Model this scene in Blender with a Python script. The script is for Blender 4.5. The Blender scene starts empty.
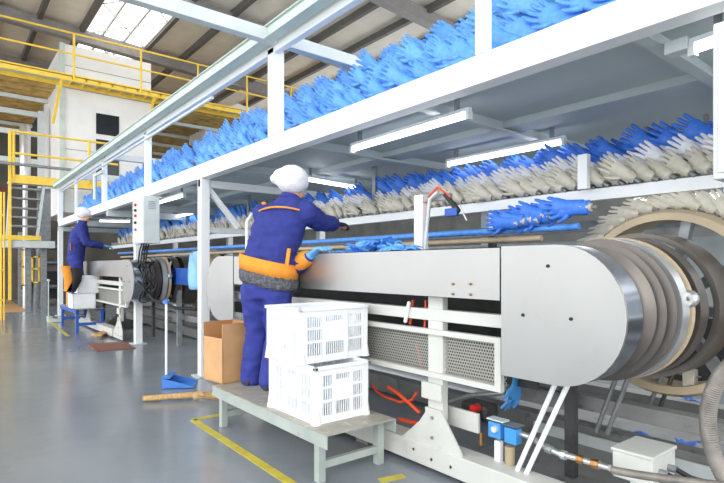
import bpy, bmesh, math, random
from mathutils import Vector, Matrix, noise
random.seed(7)
C = bpy.context.scene
COL = C.collection
PI = math.pi
# ------------------------------------------------------------------ camera geometry
F = 524.0; HOR = 266.0; VPX = -58.0; H = 1.15
TH = math.atan((362.0 - VPX) / F)
cs, sn = math.cos(TH), math.sin(TH)

def at(px, py, X=None, Y=None, Z=None):
    """the point of the hall seen at a place in the photograph, on the plane X=, Y= or Z="""
    r = (px - 362.0) / F; u = (HOR - py) / F
    dx, dy, dz = sn + cs * r, cs - sn * r, u
    if X is not None: t = X / dx
    elif Y is not None: t = Y / dy
    else: t = (Z - H) / dz
    return Vector((dx * t, dy * t, H + dz * t))

cam_d = bpy.data.cameras.new('camera')
cam = bpy.data.objects.new('camera', cam_d); COL.objects.link(cam)
cam.location = (0, 0, H); cam.rotation_euler = (PI / 2, 0, -TH)
cam_d.sensor_width = 36; cam_d.lens = F / 724 * 36; cam_d.shift_y = (HOR - 241.5) / 724
cam_d.clip_start = 0.05; cam_d.clip_end = 200
C.camera = cam

# ------------------------------------------------------------------ materials
def lin(c):
    return tuple((x / 12.92 if x <= .04045 else ((x + .055) / 1.055) ** 2.4) for x in [v / 255 for v in c])

def mat(name, rgb, rough=.5, metal=0, var=.06, scale=6, bump=0, bscale=40, rgb2=None, stretch=(1, 1, 1), spec=.5, emit=None, estr=0, alpha=None, trans=0, rvar=0, blot=None, blot_amt=.5, blot_scale=3, blot_lo=.55):
    m = bpy.data.materials.new(name); m.use_nodes = True
    nt = m.node_tree; N = nt.nodes; L = nt.links
    b = N['Principled BSDF']
    b.inputs['Roughness'].default_value = rough; b.inputs['Metallic'].default_value = metal
    b.inputs['Specular IOR Level'].default_value = spec
    base = lin(rgb)
    tc = N.new('ShaderNodeTexCoord'); mp = N.new('ShaderNodeMapping'); mp.inputs['Scale'].default_value = stretch
    L.new(tc.outputs['Object'], mp.inputs['Vector'])
    nz = N.new('ShaderNodeTexNoise'); nz.inputs['Scale'].default_value = scale; nz.inputs['Detail'].default_value = 5
    L.new(mp.outputs['Vector'], nz.inputs['Vector'])
    cr = N.new('ShaderNodeValToRGB')
    cr.color_ramp.elements[0].position = .3; cr.color_ramp.elements[1].position = .7
    lo = lin(rgb2) if rgb2 else tuple(max(0, x * (1 - var * 2)) for x in base)
    hi = tuple(min(1, x * (1 + var)) for x in base)
    cr.color_ramp.elements[0].color = (*lo, 1); cr.color_ramp.elements[1].color = (*hi, 1)
    L.new(nz.outputs['Fac'], cr.inputs['Fac'])
    col = cr.outputs['Color']
    if blot:
        n2 = N.new('ShaderNodeTexNoise'); n2.inputs['Scale'].default_value = blot_scale; n2.inputs['Detail'].default_value = 8
        n2.inputs['Roughness'].default_value = .7
        L.new(tc.outputs['Object'], n2.inputs['Vector'])
        r2 = N.new('ShaderNodeValToRGB'); r2.color_ramp.elements[0].position = blot_lo; r2.color_ramp.elements[1].position = blot_lo + .15
        r2.color_ramp.elements[0].color = (0, 0, 0, 1); r2.color_ramp.elements[1].color = (blot_amt,) * 3 + (1,)
        L.new(n2.outputs['Fac'], r2.inputs['Fac'])
        mx = N.new('ShaderNodeMix'); mx.data_type = 'RGBA'
        L.new(r2.outputs['Color'], mx.inputs['Factor']); L.new(col, mx.inputs['A']); mx.inputs['B'].default_value = (*lin(blot), 1)
        col = mx.outputs['Result']
    L.new(col, b.inputs['Base Color'])
    if rvar:
        mr = N.new('ShaderNodeMapRange'); mr.inputs['To Min'].default_value = max(.02, rough - rvar); mr.inputs['To Max'].default_value = rough + rvar
        L.new(nz.outputs['Fac'], mr.inputs['Value']); L.new(mr.outputs['Result'], b.inputs['Roughness'])
    if bump:
        bn = N.new('ShaderNodeTexNoise'); bn.inputs['Scale'].default_value = bscale; bn.inputs['Detail'].default_value = 3
        L.new(mp.outputs['Vector'], bn.inputs['Vector'])
        bp = N.new('ShaderNodeBump'); bp.inputs['Strength'].default_value = bump; bp.inputs['Distance'].default_value = .02
        L.new(bn.outputs['Fac'], bp.inputs['Height']); L.new(bp.outputs['Normal'], b.inputs['Normal'])
    if emit:
        b.inputs['Emission Color'].default_value = (*lin(emit), 1); b.inputs['Emission Strength'].default_value = estr
    if trans: b.inputs['Transmission Weight'].default_value = trans
    if alpha is not None: b.inputs['Alpha'].default_value = alpha
    return m

M = {}
M['white'] = mat('white_paint', (206, 206, 200), .45, var=.03, blot=(150, 145, 132), blot_amt=.35, blot_scale=5, blot_lo=.6)
M['beam'] = mat('beam_paint', (238, 240, 241), .4, var=.02, scale=3)
M['greywhite'] = mat('grey_white_paint', (205, 212, 212), .45, var=.05, blot=(140, 140, 130), blot_amt=.4, blot_scale=6, blot_lo=.6)
M['greenwhite'] = mat('pale_green_paint', (196, 208, 200), .45, var=.05)
M['deckunder'] = mat('deck_sheet', (192, 202, 204), .55, var=.05, scale=1.2)
M['steel'] = mat('brushed_stainless', (172, 171, 168), .38, .85, var=.03, scale=3, rvar=.04, blot=(140, 137, 130), blot_amt=.25, blot_scale=9, blot_lo=.6)
M['steelrim'] = mat('polished_stainless', (150, 156, 166), .2, .9, var=.01, scale=1)
M['steeldark'] = mat('dark_steel', (108, 102, 97), .35, .7, var=.06, scale=12)
M['silver'] = mat('silver_ring', (205, 205, 205), .3, .7, var=.05)
M['galv'] = mat('galvanised', (150, 154, 156), .45, .5, var=.12, scale=14)
M['black'] = mat('black_rubber', (28, 28, 30), .55, var=.2)
M['darkgrey'] = mat('dark_grey', (62, 62, 62), .6, var=.15, blot=(25, 24, 24), blot_amt=.8, blot_scale=6, blot_lo=.5)
M['greybase'] = mat('oily_grey_paint', (132, 132, 130), .45, var=.1, blot=(38, 36, 34), blot_amt=.85, blot_scale=7, blot_lo=.56)
M['tan'] = mat('tan_ring', (196, 176, 146), .5, var=.08)
M['ivory'] = mat('ivory_ceramic', (206, 200, 184), .35, var=.07, scale=20)
M['whiteceramic'] = mat('white_ceramic', (226, 226, 232), .3, var=.06, scale=20)
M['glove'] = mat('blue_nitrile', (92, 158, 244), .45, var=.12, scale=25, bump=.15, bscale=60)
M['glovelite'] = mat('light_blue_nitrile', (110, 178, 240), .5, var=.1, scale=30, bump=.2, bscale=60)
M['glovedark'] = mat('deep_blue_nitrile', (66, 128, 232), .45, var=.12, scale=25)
M['blueplastic'] = mat('blue_plastic', (70, 130, 215), .4, var=.05)
M['bluepaint'] = mat('blue_paint', (38, 88, 178), .45, var=.1)
M['bluesheet'] = mat('light_blue_sheet', (140, 190, 240), .5, var=.1)
M['navy'] = mat('navy_cloth', (44, 54, 132), .85, var=.12, scale=18, bump=.25, bscale=120)
M['navyt'] = mat('navy_trousers', (50, 60, 145), .85, var=.12, scale=14, bump=.25, bscale=120)
M['orange'] = mat('orange_trim', (240, 152, 50), .8, var=.06, scale=20)
M['fleece'] = mat('grey_fleece', (104, 104, 112), .95, var=.3, scale=40, bump=.8, bscale=90)
M['skin'] = mat('skin', (226, 170, 138), .55, var=.05)
M['hair'] = mat('dark_hair', (36, 30, 28), .6, var=.2)
M['cap'] = mat('white_cap_mesh', (242, 242, 244), .9, var=.05, scale=60, bump=.5, bscale=150)
M['shoe'] = mat('dark_shoe', (40, 42, 66), .6, var=.1)
M['crate'] = mat('white_crate_plastic', (244, 245, 246), .4, var=.02)
M['bag'] = mat('pale_blue_bag', (190, 214, 244), .5, var=.15, scale=12, bump=.4, bscale=20)
M['carton'] = mat('cardboard', (206, 160, 112), .8, var=.05, scale=8)
M['cartonin'] = mat('cardboard_flap', (188, 138, 92), .8, var=.06, scale=8)
M['whitecard'] = mat('white_carton', (236, 238, 242), .7, var=.04)
M['benchtop'] = mat('worn_bench_top', (168, 164, 152), .5, .1, var=.1, scale=9, blot=(232, 230, 222), blot_amt=.5, blot_scale=14, blot_lo=.55)
M['benchleg'] = mat('pale_green_grey_paint', (172, 180, 174), .5, var=.08, blot=(110, 104, 92), blot_amt=.6, blot_scale=12, blot_lo=.6)
M['yellow'] = mat('yellow_paint', (250, 208, 78), .5, var=.06)
M['yellowline'] = mat('yellow_floor_line', (205, 190, 72), .45, var=.12, scale=10)
M['building'] = mat('white_building_panel', (236, 234, 232), .6, var=.03, scale=2)
M['darkglass'] = mat('dark_window', (28, 34, 42), .15, var=.1)
M['roof'] = mat('roof_sheet', (232, 224, 210), .7, var=.05, scale=2)
M['rafter'] = mat('rafter_paint', (138, 134, 132), .6, var=.08)
M['purlin'] = mat('purlin_paint', (96, 92, 88), .6, var=.08)
M['corr'] = mat('corrugated_deck', (186, 152, 84), .5, .2, var=.2, scale=4)
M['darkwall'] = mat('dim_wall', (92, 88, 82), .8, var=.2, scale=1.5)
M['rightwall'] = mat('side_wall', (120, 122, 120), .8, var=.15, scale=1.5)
M['brick'] = mat('rust_red_panel', (110, 52, 40), .7, var=.1)
M['straw'] = mat('straw', (206, 168, 112), .8, var=.2, scale=50, stretch=(1, 1, 1))
M['mat'] = mat('brown_mat', (136, 92, 80), .9, var=.15, scale=40)
M['darkmat'] = mat('dark_sheet', (60, 60, 62), .6, var=.1)
M['wood'] = mat('wood_offcut', (200, 160, 110), .7, var=.12, scale=15)
M['redhose'] = mat('orange_red_hose', (222, 78, 40), .45, var=.05)
M['hose'] = mat('grey_corrugated_hose', (140, 134, 126), .5, .3, var=.15, scale=20)
M['brass'] = mat('brass', (168, 128, 82), .35, .8, var=.15, scale=30)
M['clearbowl'] = mat('amber_bowl', (176, 160, 130), .2, var=.1)
M['red'] = mat('red_button', (205, 40, 30), .4)
M['labelblue'] = mat('blue_valve', (70, 150, 220), .4, var=.05)
M['tube'] = mat('lit_tube', (255, 255, 255), .4, emit=(250, 252, 255), estr=5)
M['tubecap'] = mat('lamp_housing', (220, 224, 224), .4)
M['paper'] = mat('pale_print', (150, 170, 214), .7)

def floor_mat():
    m = mat('epoxy_floor', (136, 142, 149), .2, var=.06, scale=.8, bump=.05, bscale=5, rvar=.1, blot=(112, 118, 126), blot_amt=.3, blot_scale=2.2, blot_lo=.52)
    return m
M['floor'] = floor_mat()

def mesh_mat():
    """perforated sheet: holes are see-through, rows staggered, in the sheet's own Y-Z plane"""
    m = bpy.data.materials.new('perforated_sheet'); m.use_nodes = True
    nt = m.node_tree; N = nt.nodes; L = nt.links; b = N['Principled BSDF']
    b.inputs['Base Color'].default_value = (*lin((170, 168, 160)), 1); b.inputs['Roughness'].default_value = .5; b.inputs['Metallic'].default_value = .3
    tc = N.new('ShaderNodeTexCoord'); sep = N.new('ShaderNodeSeparateXYZ'); L.new(tc.outputs['Object'], sep.inputs['Vector'])
    def math_(op, a, bb=None):
        n = N.new('ShaderNodeMath'); n.operation = op
        for i, v in enumerate((a, bb)):
            if v is None: continue
            if isinstance(v, (int, float)): n.inputs[i].default_value = v
            else: L.new(v, n.inputs[i])
        return n.outputs[0]
    P = .0165
    v = math_('DIVIDE', sep.outputs['Z'], P); row = math_('FLOOR', v)
    off = math_('MULTIPLY', math_('MODULO', row, 2.0), .5)
    u = math_('ADD', math_('DIVIDE', sep.outputs['Y'], P), off)
    fu = math_('SUBTRACT', math_('FRACT', u), .5); fv = math_('SUBTRACT', math_('FRACT', v), .5)
    d = math_('SQRT', math_('ADD', math_('MULTIPLY', fu, fu), math_('MULTIPLY', fv, fv)))
    solid = math_('GREATER_THAN', d, .36)
    L.new(solid, b.inputs['Alpha'])
    return m
M['perf'] = mesh_mat()

# ------------------------------------------------------------------ object helpers
def tag(o, label=None, cat=None, group=None, kind=None):
    if label: o['label'] = label
    if cat: o['category'] = cat
    if group: o['group'] = group
    if kind: o['kind'] = kind
    return o

def thing(name, loc, label, cat, group=None, rz=0):
    o = bpy.data.objects.new(name, None); COL.objects.link(o); o.location = loc; o.rotation_euler = (0, 0, rz)
    o.empty_display_size = .1
    return tag(o, label, cat, group)

def copy_tree(o, parent=None):
    c = o.copy(); COL.objects.link(c)
    if parent is not None: c.parent = parent
    for ch in list(o.children): copy_tree(ch, c)
    return c

class MB:
    def __init__(s): s.v = []; s.f = []; s.mi = []; s.cur = 0
    def _add(s, vs, fs):
        k = len(s.v); s.v += [Vector(x) for x in vs]; s.f += [tuple(i + k for i in f) for f in fs]; s.mi += [s.cur] * len(fs)
        return s
    def box(s, a, b):
        x0, y0, z0 = [min(p, q) for p, q in zip(a, b)]; x1, y1, z1 = [max(p, q) for p, q in zip(a, b)]
        return s._add([(x0, y0, z0), (x1, y0, z0), (x1, y1, z0), (x0, y1, z0), (x0, y0, z1), (x1, y0, z1), (x1, y1, z1), (x0, y1, z1)],
                      [(0, 3, 2, 1), (4, 5, 6, 7), (0, 1, 5, 4), (1, 2, 6, 5), (2, 3, 7, 6), (3, 0, 4, 7)])
    def obox(s, c, size, R=None):
        k = len(s.v); h = [x / 2 for x in size]; s.box([-x for x in h], h)
        for i in range(k, len(s.v)):
            p = s.v[i]
            if R is not None: p = R @ p
            s.v[i] = p + Vector(c)
        return s
    def beam(s, p, q, w, h, up=(0, 0, 1)):
        p, q = Vector(p), Vector(q); d = (q - p).normalized(); up = Vector(up)
        if abs(d.dot(up)) > .99: up = Vector((1, 0, 0))
        a = d.cross(up).normalized(); b = a.cross(d).normalized()
        vs = [e + a * (w / 2 * i) + b * (h / 2 * j) for e in (p, q) for i, j in ((-1, -1), (1, -1), (1, 1), (-1, 1))]
        return s._add(vs, [(0, 1, 2, 3), (7, 6, 5, 4), (0, 4, 5, 1), (1, 5, 6, 2), (2, 6, 7, 3), (3, 7, 4, 0)])
    def tube(s, pts, r, n=10, caps=True, flat=None, up=None):
        """swept round section; r is one radius or one per point; flat = (scale across, scale along up)"""
        pts = [Vector(p) for p in pts]; R = r if isinstance(r, (list, tuple)) else [r] * len(pts)
        a = None; rings = []
        for i, p in enumerate(pts):
            t = (pts[min(i + 1, len(pts) - 1)] - pts[max(i - 1, 0)])
            t = t.normalized() if t.length > 1e-9 else Vector((0, 0, 1))
            if a is None:
                ref = Vector(up) if up is not None else (Vector((0, 0, 1)) if abs(t.z) < .9 else Vector((1, 0, 0)))
                a = (ref - t * ref.dot(t)).normalized()
            else:
                a = (a - t * a.dot(t)).normalized()
            b = t.cross(a)
            fa, fb = flat if flat else (1, 1)
            rings.append([p + a * (math.cos(2 * PI * k / n) * R[i] * fb) + b * (math.sin(2 * PI * k / n) * R[i] * fa) for k in range(n)])
        return s.rings(rings, caps)
    def rings(s, rings, caps=True, closed=True):
        n = len(rings[0]); vs = [p for r in rings for p in r]; fs = []
        for i in range(len(rings) - 1):
            for k in range(n if closed else n - 1):
                k2 = (k + 1) % n
                fs.append((i * n + k, i * n + k2, (i + 1) * n + k2, (i + 1) * n + k))
        if caps: fs += [tuple(range(n - 1, -1, -1)), tuple((len(rings) - 1) * n + k for k in range(n))]
        return s._add(vs, fs)
    def capsule(s, pts, R, n=12, **kw):
        """tube with rounded ends"""
        pts = [Vector(p) for p in pts]; d0 = (pts[0] - pts[1]).normalized(); d1 = (pts[-1] - pts[-2]).normalized()
        P = []; Q = []
        for f in (.97, .75, .4): P.append(pts[0] + d0 * R[0] * f); Q.append(R[0] * math.sqrt(1 - f * f))
        P += pts; Q += list(R)
        for f in (.4, .75, .97): P.append(pts[-1] + d1 * R[-1] * f); Q.append(R[-1] * math.sqrt(1 - f * f))
        return s.tube(P, Q, n, **kw)
    def ellipsoid(s, c, r, n=16, m=10, R=None):
        c = Vector(c); rings = []
        for i in range(1, m):
            a = PI * i / m; ring = []
            for k in range(n):
                p = Vector((r[0] * math.sin(a) * math.cos(2 * PI * k / n), r[1] * math.sin(a) * math.sin(2 * PI * k / n), -r[2] * math.cos(a)))
                ring.append(c + (R @ p if R is not None else p))
            rings.append(ring)
        return s.rings(rings)
    def prism(s, poly, e):
        """poly: planar ring of points; e: extrusion vector"""
        n = len(poly); e = Vector(e); vs = [Vector(p) for p in poly] + [Vector(p) + e for p in poly]
        return s._add(vs, [tuple(range(n - 1, -1, -1)), tuple(range(n, 2 * n))] + [(k, (k + 1) % n, n + (k + 1) % n, n + k) for k in range(n)])
    def lathe_x(s, prof, cy, cz, n=48, caps=False):
        """profile of (x, radius) turned about an axis along X"""
        rings = [[Vector((x, cy + r * math.cos(2 * PI * k / n), cz + r * math.sin(2 * PI * k / n))) for k in range(n)] for x, r in prof]
        return s.rings(rings, caps)
    def lathe_z(s, prof, cx, cy, n=20, caps=True):
        return s.rings([[Vector((cx + r * math.cos(2 * PI * k / n), cy + r * math.sin(2 * PI * k / n), z)) for k in range(n)] for z, r in prof], caps)
    def build(s, name, m, parent=None, bev=0, smooth=None, label=None):
        off = parent.matrix_world.translation.copy() if parent is not None else Vector()
        p = parent
        off = Vector()
        while p is not None: off += Vector(p.location); p = p.parent
        me = bpy.data.meshes.new(name); me.from_pydata([tuple(v - off) for v in s.v], [], s.f)
        for mm in (m if isinstance(m, (list, tuple)) else [m]): me.materials.append(M[mm])
        for i, pl in enumerate(me.polygons): pl.material_index = s.mi[i]
        bm = bmesh.new(); bm.from_mesh(me); bmesh.ops.recalc_face_normals(bm, faces=bm.faces[:]); bm.to_mesh(me); bm.free()
        o = bpy.data.objects.new(name, me); COL.objects.link(o)
        if parent is not None: o.parent = parent
        if smooth:
            for pl in me.polygons: pl.use_smooth = True
            me.set_sharp_from_angle(angle=math.radians(smooth))
        if bev:
            b = o.modifiers.new('bevel', 'BEVEL'); b.width = bev; b.segments = 2; b.limit_method = 'ANGLE'; b.angle_limit = math.radians(50)
        if label: o['label'] = label
        return o
    def fused(s, name, m, parent=None, voxel=.012, smooth=4, wrinkle=0, wscale=9, label=None):
        """the overlapping solids grown into ONE continuous skin"""
        o = s.build(name, m, parent, label=label)
        r = o.modifiers.new('r', 'REMESH'); r.mode = 'VOXEL'; r.voxel_size = voxel
        if smooth: q = o.modifiers.new('s', 'SMOOTH'); q.iterations = smooth; q.factor = .5
        dg = bpy.context.evaluated_depsgraph_get(); dg.update()
        me = bpy.data.meshes.new_from_object(o.evaluated_get(dg))
        o.modifiers.clear(); old = o.data; o.data = me; bpy.data.meshes.remove(old); me.name = name
        if wrinkle:
            me.update(); ns = [v.normal.copy() for v in me.vertices]
            for v, nn in zip(me.vertices, ns):
                q = Vector((v.co.x * wscale, v.co.y * wscale, v.co.z * wscale * 1.7))
                w = 1 - abs(noise.noise(q)) * 2.2
                v.co += nn * (w * wrinkle)
        for p in me.polygons: p.use_smooth = True
        return o

def struct(o): o['kind'] = 'structure'; return o

# ------------------------------------------------------------------ the hall
fl = MB().box((-6, -4, -.1), (14, 30, 0)).build('floor', 'floor'); struct(fl)
o = MB().box((-1.5, 15.6, 0), (1.75, 22, .008)).build('trim_1', 'wood'); struct(o)
ROOF_S = math.tan(math.radians(3))
def roofz(x): return 8.75 - abs(x - 1.0) * ROOF_S
def slab(x0, x1, y0, y1, dz0, dz1): 
    mb = MB(); mb.prism([(x0, y0, roofz(x0) + dz0), (x1, y0, roofz(x1) + dz0), (x1, y0, roofz(x1) + dz1), (x0, y0, roofz(x0) + dz1)], (0, y1 - y0, 0)); return mb
SKX0, SKX1, SKY0, SKY1 = 3.55, 5.35, 11.0, 24.5
roofm = MB()
for a, b, y0, y1 in ((-5, 1, -5, 30), (1, SKX0, -5, 30), (SKX1, 14, -5, 30), (SKX0, SKX1, -5, SKY0), (SKX0, SKX1, SKY1, 30)):
    q = slab(a, b, y0, y1, .1, .16); roofm._add(q.v, q.f)
ceil = roofm.build('ceiling', 'roof'); struct(ceil)
for y in (2.0, 6.1, 10.25, 14.2, 18.5, 22.6, 26.7):
    for a, b in ((-5, 1), (1, 14)):
        q = slab(a, b, y - .09, y + .09, -.38, .0)
        q2 = slab(a, b, y - .14, y + .14, -.4, -.36); q._add(q2.v, q2.f)
        q.build('rafter', 'rafter', ceil)
for x in (-3.4, -2.2, -1, .1, 1.15, 2.3, 3.45, 5.4, 6.6, 7.9, 9.25, 10.5, 11.8, 13):
    q = slab(x - .06, x + .06, -5, 30, -.1, .11); q.build('purlin', 'purlin', ceil)
win = MB()
for x in (SKX0, 4.05, 4.7, SKX1):
    q = slab(x - .03, x + .03, SKY0, SKY1, 0, .1); win._add(q.v, q.f)
w1 = win.build('window_1', 'greywhite'); struct(w1)
br = MB()
for y in (SKY0 + .3, SKY0 + 2.7, SKY0 + 5.1, SKY0 + 7.5):
    z = roofz(4.5) - .02
    br.beam((SKX0, y, z), (SKX1, y + 2.4, z), .03, .03); br.beam((SKX1, y, z), (SKX0, y + 2.4, z), .03, .03)
br.build('brace', 'greywhite', w1)
sk = slab(SKX0, SKX1, SKY0, SKY1, .12, .13).build('pane', 'white', w1)
skm = mat('translucent_skylight', (250, 248, 242), .5, emit=(255, 250, 240), estr=1.6); sk.data.materials[0] = skm
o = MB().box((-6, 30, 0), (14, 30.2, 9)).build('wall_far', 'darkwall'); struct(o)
o = MB().box((14, -4, 0), (14.2, 30, 3.2)).build('wall_right', 'rightwall'); struct(o)
wn = MB()  # unseen window band, added to let light in onto the roof
for y in range(-4, 31, 2): wn.box((14.05, y, 3.2), (14.12, y + .08, 8.1))
for z in (3.2, 5.6, 8.0): wn.box((14.04, -4, z), (14.13, 30, z + .09))
struct(wn.build('added_window', 'greywhite'))

# yellow floor lines
for n, (a, b) in enumerate(((at(193, 420, Z=0), at(298, 488, Z=0)), (at(193, 420, Z=0), at(262, 407, Z=0)), (at(380, 481, Z=0), at(404, 476, Z=0)), (at(50, 322, Z=0), at(68, 336, Z=0)))):
    a = Vector((a.x, a.y, .002)); b = Vector((b.x, b.y, .002))
    o = MB().beam(a, b, .055, .003).build('trim_%d' % (n + 2), 'yellowline'); struct(o)

# ------------------------------------------------------------------ white building, mezzanine, catwalks
by = 16.0
A = at(62, 100, Y=by); B = at(151, 100, Y=by)
bt = at(62, 43, Y=by).z
bd = thing('plant_room', (A.x, by, 0), 'tall white panelled plant room rising behind the yellow catwalks', 'building')
b_ = MB().box((A.x, by, 2.6), (B.x, 19.2, bt)); b_.build('wall_panel', 'building', bd)
sg = MB()
for z in (4.3, 5.95, 6.55): sg.box((A.x - .01, by - .012, z), (B.x + .005, by, z + .015))
sg.build('panel_seam', 'galv', bd)
for (px0, px1, y0, y1) in ((96, 119, 113, 137), (96, 119, 139, 176)):
    p = at(px0, y0, Y=by); q = at(px1, y1, Y=by)
    w = MB().box((p.x, by - .02, q.z), (q.x, by + .05, p.z)).build('window_opening', 'darkglass', bd)
MB().box((A.x - .06, by - .05, 2.6), (A.x + .06, by + .02, bt)).build('corner_trim', 'greenwhite', bd)
bs = at(45, 62, X=A.x)
o = MB(); p = at(205, 100, Y=17.5); q = at(272, 100, Y=17.5)
o.prism([(p.x, 17.5, 5.6), (q.x, 17.5, 5.6), (q.x, 17.5, 6.8), (p.x + 1.2, 17.5, 7.0), (p.x, 17.5, 6.3)], (0, 1.5, 0))
tag(o.build('air_duct', 'building'), 'white sloping air duct behind the long yellow handrail', 'duct')

mz = thing('mezzanine_deck', (0, 16, 5.9), 'corrugated ochre mezzanine deck seen from below beside the white plant room', 'mezzanine')
cm = MB()
for (x0, x1) in ((-3.5, A.x - .15), (B.x + .1, 12)):
    poly = []
    for i in range(56):
        y = 15.9 + i * .145
        poly += [(x0, y, 5.9 + (.0 if i % 2 else .06)), (x0, y + .1, 5.9 + (.0 if i % 2 else .06))]
    top = [(p[0], p[1], p[2] + .03) for p in poly][::-1]
    cm.prism(poly + top, (x1 - x0, 0, 0))
cm.build('corrugated_sheet', 'corr', mz, smooth=None)
for y in (17.2, 18.9, 20.6, 22.3):
    MB().box((-3.5, y, 5.78), (A.x - .15, y + .08, 5.88)).build('joist', 'greywhite', mz)
    MB().box((B.x + .1, y, 5.78), (12, y + .08, 5.88)).build('joist', 'greywhite', mz)

def rail_x(mb, y, pts, r):  # polyline through photo points on plane Y
    mb.tube([at(px, py, Y=y) for px, py in pts], r, 8)
# upper catwalk along X at Y=15.4
yc = 15.3
zc = at(0, 61, Y=yc).z
cw = thing('catwalk', (0, yc, zc), 'long yellow catwalk high across the front of the white plant room', 'catwalk')
MB().box((-1.5, yc, zc - .14), (12, yc + .03, zc + .03)).build('edge_beam', 'yellow', cw)
MB().box((-1.5, yc + .55, zc - .14), (12, yc + .6, zc)).build('edge_beam', 'yellow', cw)
MB().box((-1.5, yc, zc - .03), (12, yc + .6, zc - .01)).build('deck_plate', 'greenwhite', cw)
for dz in (1.1, .56): MB().tube([(-1.5, yc, zc + dz), (12, yc, zc + dz)], .026, 8).build('rail', 'yellow', cw, smooth=60)
for px in (74, 141, 198, 247, 291):
    x = at(px, 60, Y=yc).x
    MB().tube([(x, yc, zc - .1), (x, yc, zc + 1.1)], .03, 8).build('stanchion', 'yellow', cw, smooth=60)
for px in (62, 155):
    x = at(px, 90, Y=yc).x
    MB().beam((x, yc + .02, zc - .1), (x - .1, by, zc - 1.15), .06, .06).build('bracket', 'yellow', cw)
for i in range(14):
    x = at(72, 90, Y=yc).x + i * .32
    MB().box((x, yc, zc - .1), (x + .03, yc + .6, zc - .03)).build('deck_rib', 'yellow', cw)

# lower catwalk and stair
yl = 15.0
zl = at(12, 177, Y=yl).z
xl = at(10, 177, Y=yl).x; xr = at(118, 177, Y=yl).x
cl = thing('catwalk', (xl, yl, zl), 'lower yellow catwalk above the steel stair at the hall end', 'catwalk')
MB().box((xl, yl, zl - .13), (xr, yl + .04, zl + .07)).build('edge_beam', 'yellow', cl)
MB().box((xl, yl + .04, zl - .08), (xr, yl + .7, zl - .04)).build('deck_plate', 'greywhite', cl)
for px0, py0 in ((12, 131), (14, 153)):
    z = at(px0, py0, Y=yl).z
    MB().tube([(xl, yl, z), (xr, yl, z)], .028, 8).build('rail', 'yellow', cl, smooth=60)
for px in (13.5, 89):
    x = at(px, 150, Y=yl).x
    MB().tube([(x, yl, zl), (x, yl, at(12, 131, Y=yl).z)], .035, 8).build('stanchion', 'yellow', cl, smooth=60)
x = at(10, 200, Y=yl).x
MB().box((x - .035, yl - .04, at(10, 300, Y=yl).z), (x + .025, yl + .04, at(10, 131, Y=yl).z)).build('post', 'yellow', cl)
zp0 = at(5, 163, Y=yl - .4).z
pq = at(80, 172, Y=yl - .4).x
tag(MB().tube([(-1.6, yl - .4, zp0), (pq, yl - .4, zp0)], .035, 8).tube([(pq - .1, yl - .4, zp0), (pq - .1, yl - .4, 0)], .03, 8).build('overhead_pipe', 'galv', smooth=60), 'grey pipe running level past the lower yellow catwalk', 'pipe')

# stair: treads between landing and lower catwalk
st = thing('steel_stair', (at(25, 235, Y=yl).x, yl, 0), 'grey open steel stair climbing from a landing to the lower yellow catwalk', 'stair')
lz = at(10, 238, Y=yl).z
ld0 = at(4, 238, Y=yl).x; ld1 = at(55, 238, Y=yl).x
for i, y in enumerate((226, 217, 208, 198, 188)):
    z = at(25, y, Y=yl + .1).z; yy = yl + .12 + i * .02
    x0 = at(9 + i * .3, y, Y=yl).x; x1 = at(39 + i * 1.0, y, Y=yl).x
    MB().box((x0, yy, z - .02), (x1, yy + .22, z + .02)).build('tread', 'galv', st)
MB().beam((at(7.5, 235, Y=yl).x, yl + .2, lz), (at(11, 182, Y=yl).x, yl + .2, zl - .1), .04, .2, up=(0, 1, 0)).build('stringer', 'greywhite', st)
MB().beam((at(38, 235, Y=yl).x, yl + .2, lz), (at(45, 182, Y=yl).x, yl + .2, zl - .1), .05, .2, up=(0, 1, 0)).build('stringer', 'greywhite', st)
MB().box((ld0, yl, lz - .22), (ld1, yl + .8, lz - .05)).build('landing', 'greywhite', st)
MB().box((at(2, 236, Y=yl).x, yl - .03, lz - .04), (at(41, 236, Y=yl).x, yl, lz + .07)).build('kick_plate', 'yellow', st)
for px in (30, 46):
    x = at(px, 260, Y=yl).x
    MB().box((x - .06, yl + .3, 0), (x + .06, yl + .42, lz - .2)).build('leg', 'galv', st)
MB().box((at(40, 200, Y=yl).x, yl + .5, lz - .05), (at(54, 200, Y=yl).x, yl + .56, zl - .15)).build('side_sheet', 'galv', st)

yh = thing('safety_ladder', (at(3, 300, Y=13.5).x, 13.5, 0), 'yellow upright safety rail standing by the foot of the steel stair', 'rail')
for px in (1.2, 4.2):
    x = at(px, 300, Y=13.5).x
    MB().tube([(x, 13.5, 0), (x, 13.5, at(3, 192, Y=13.5).z)], .018, 8).build('post', 'yellow', yh, smooth=60)
for y in (300, 270, 240, 215):
    z = at(3, y, Y=13.5).z
    MB().tube([(at(-8, 0, Y=13.5).x, 13.5, z), (at(4.2, 0, Y=13.5).x, 13.5, z)], .02, 8).build('rung', 'yellow', yh, smooth=60)

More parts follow.
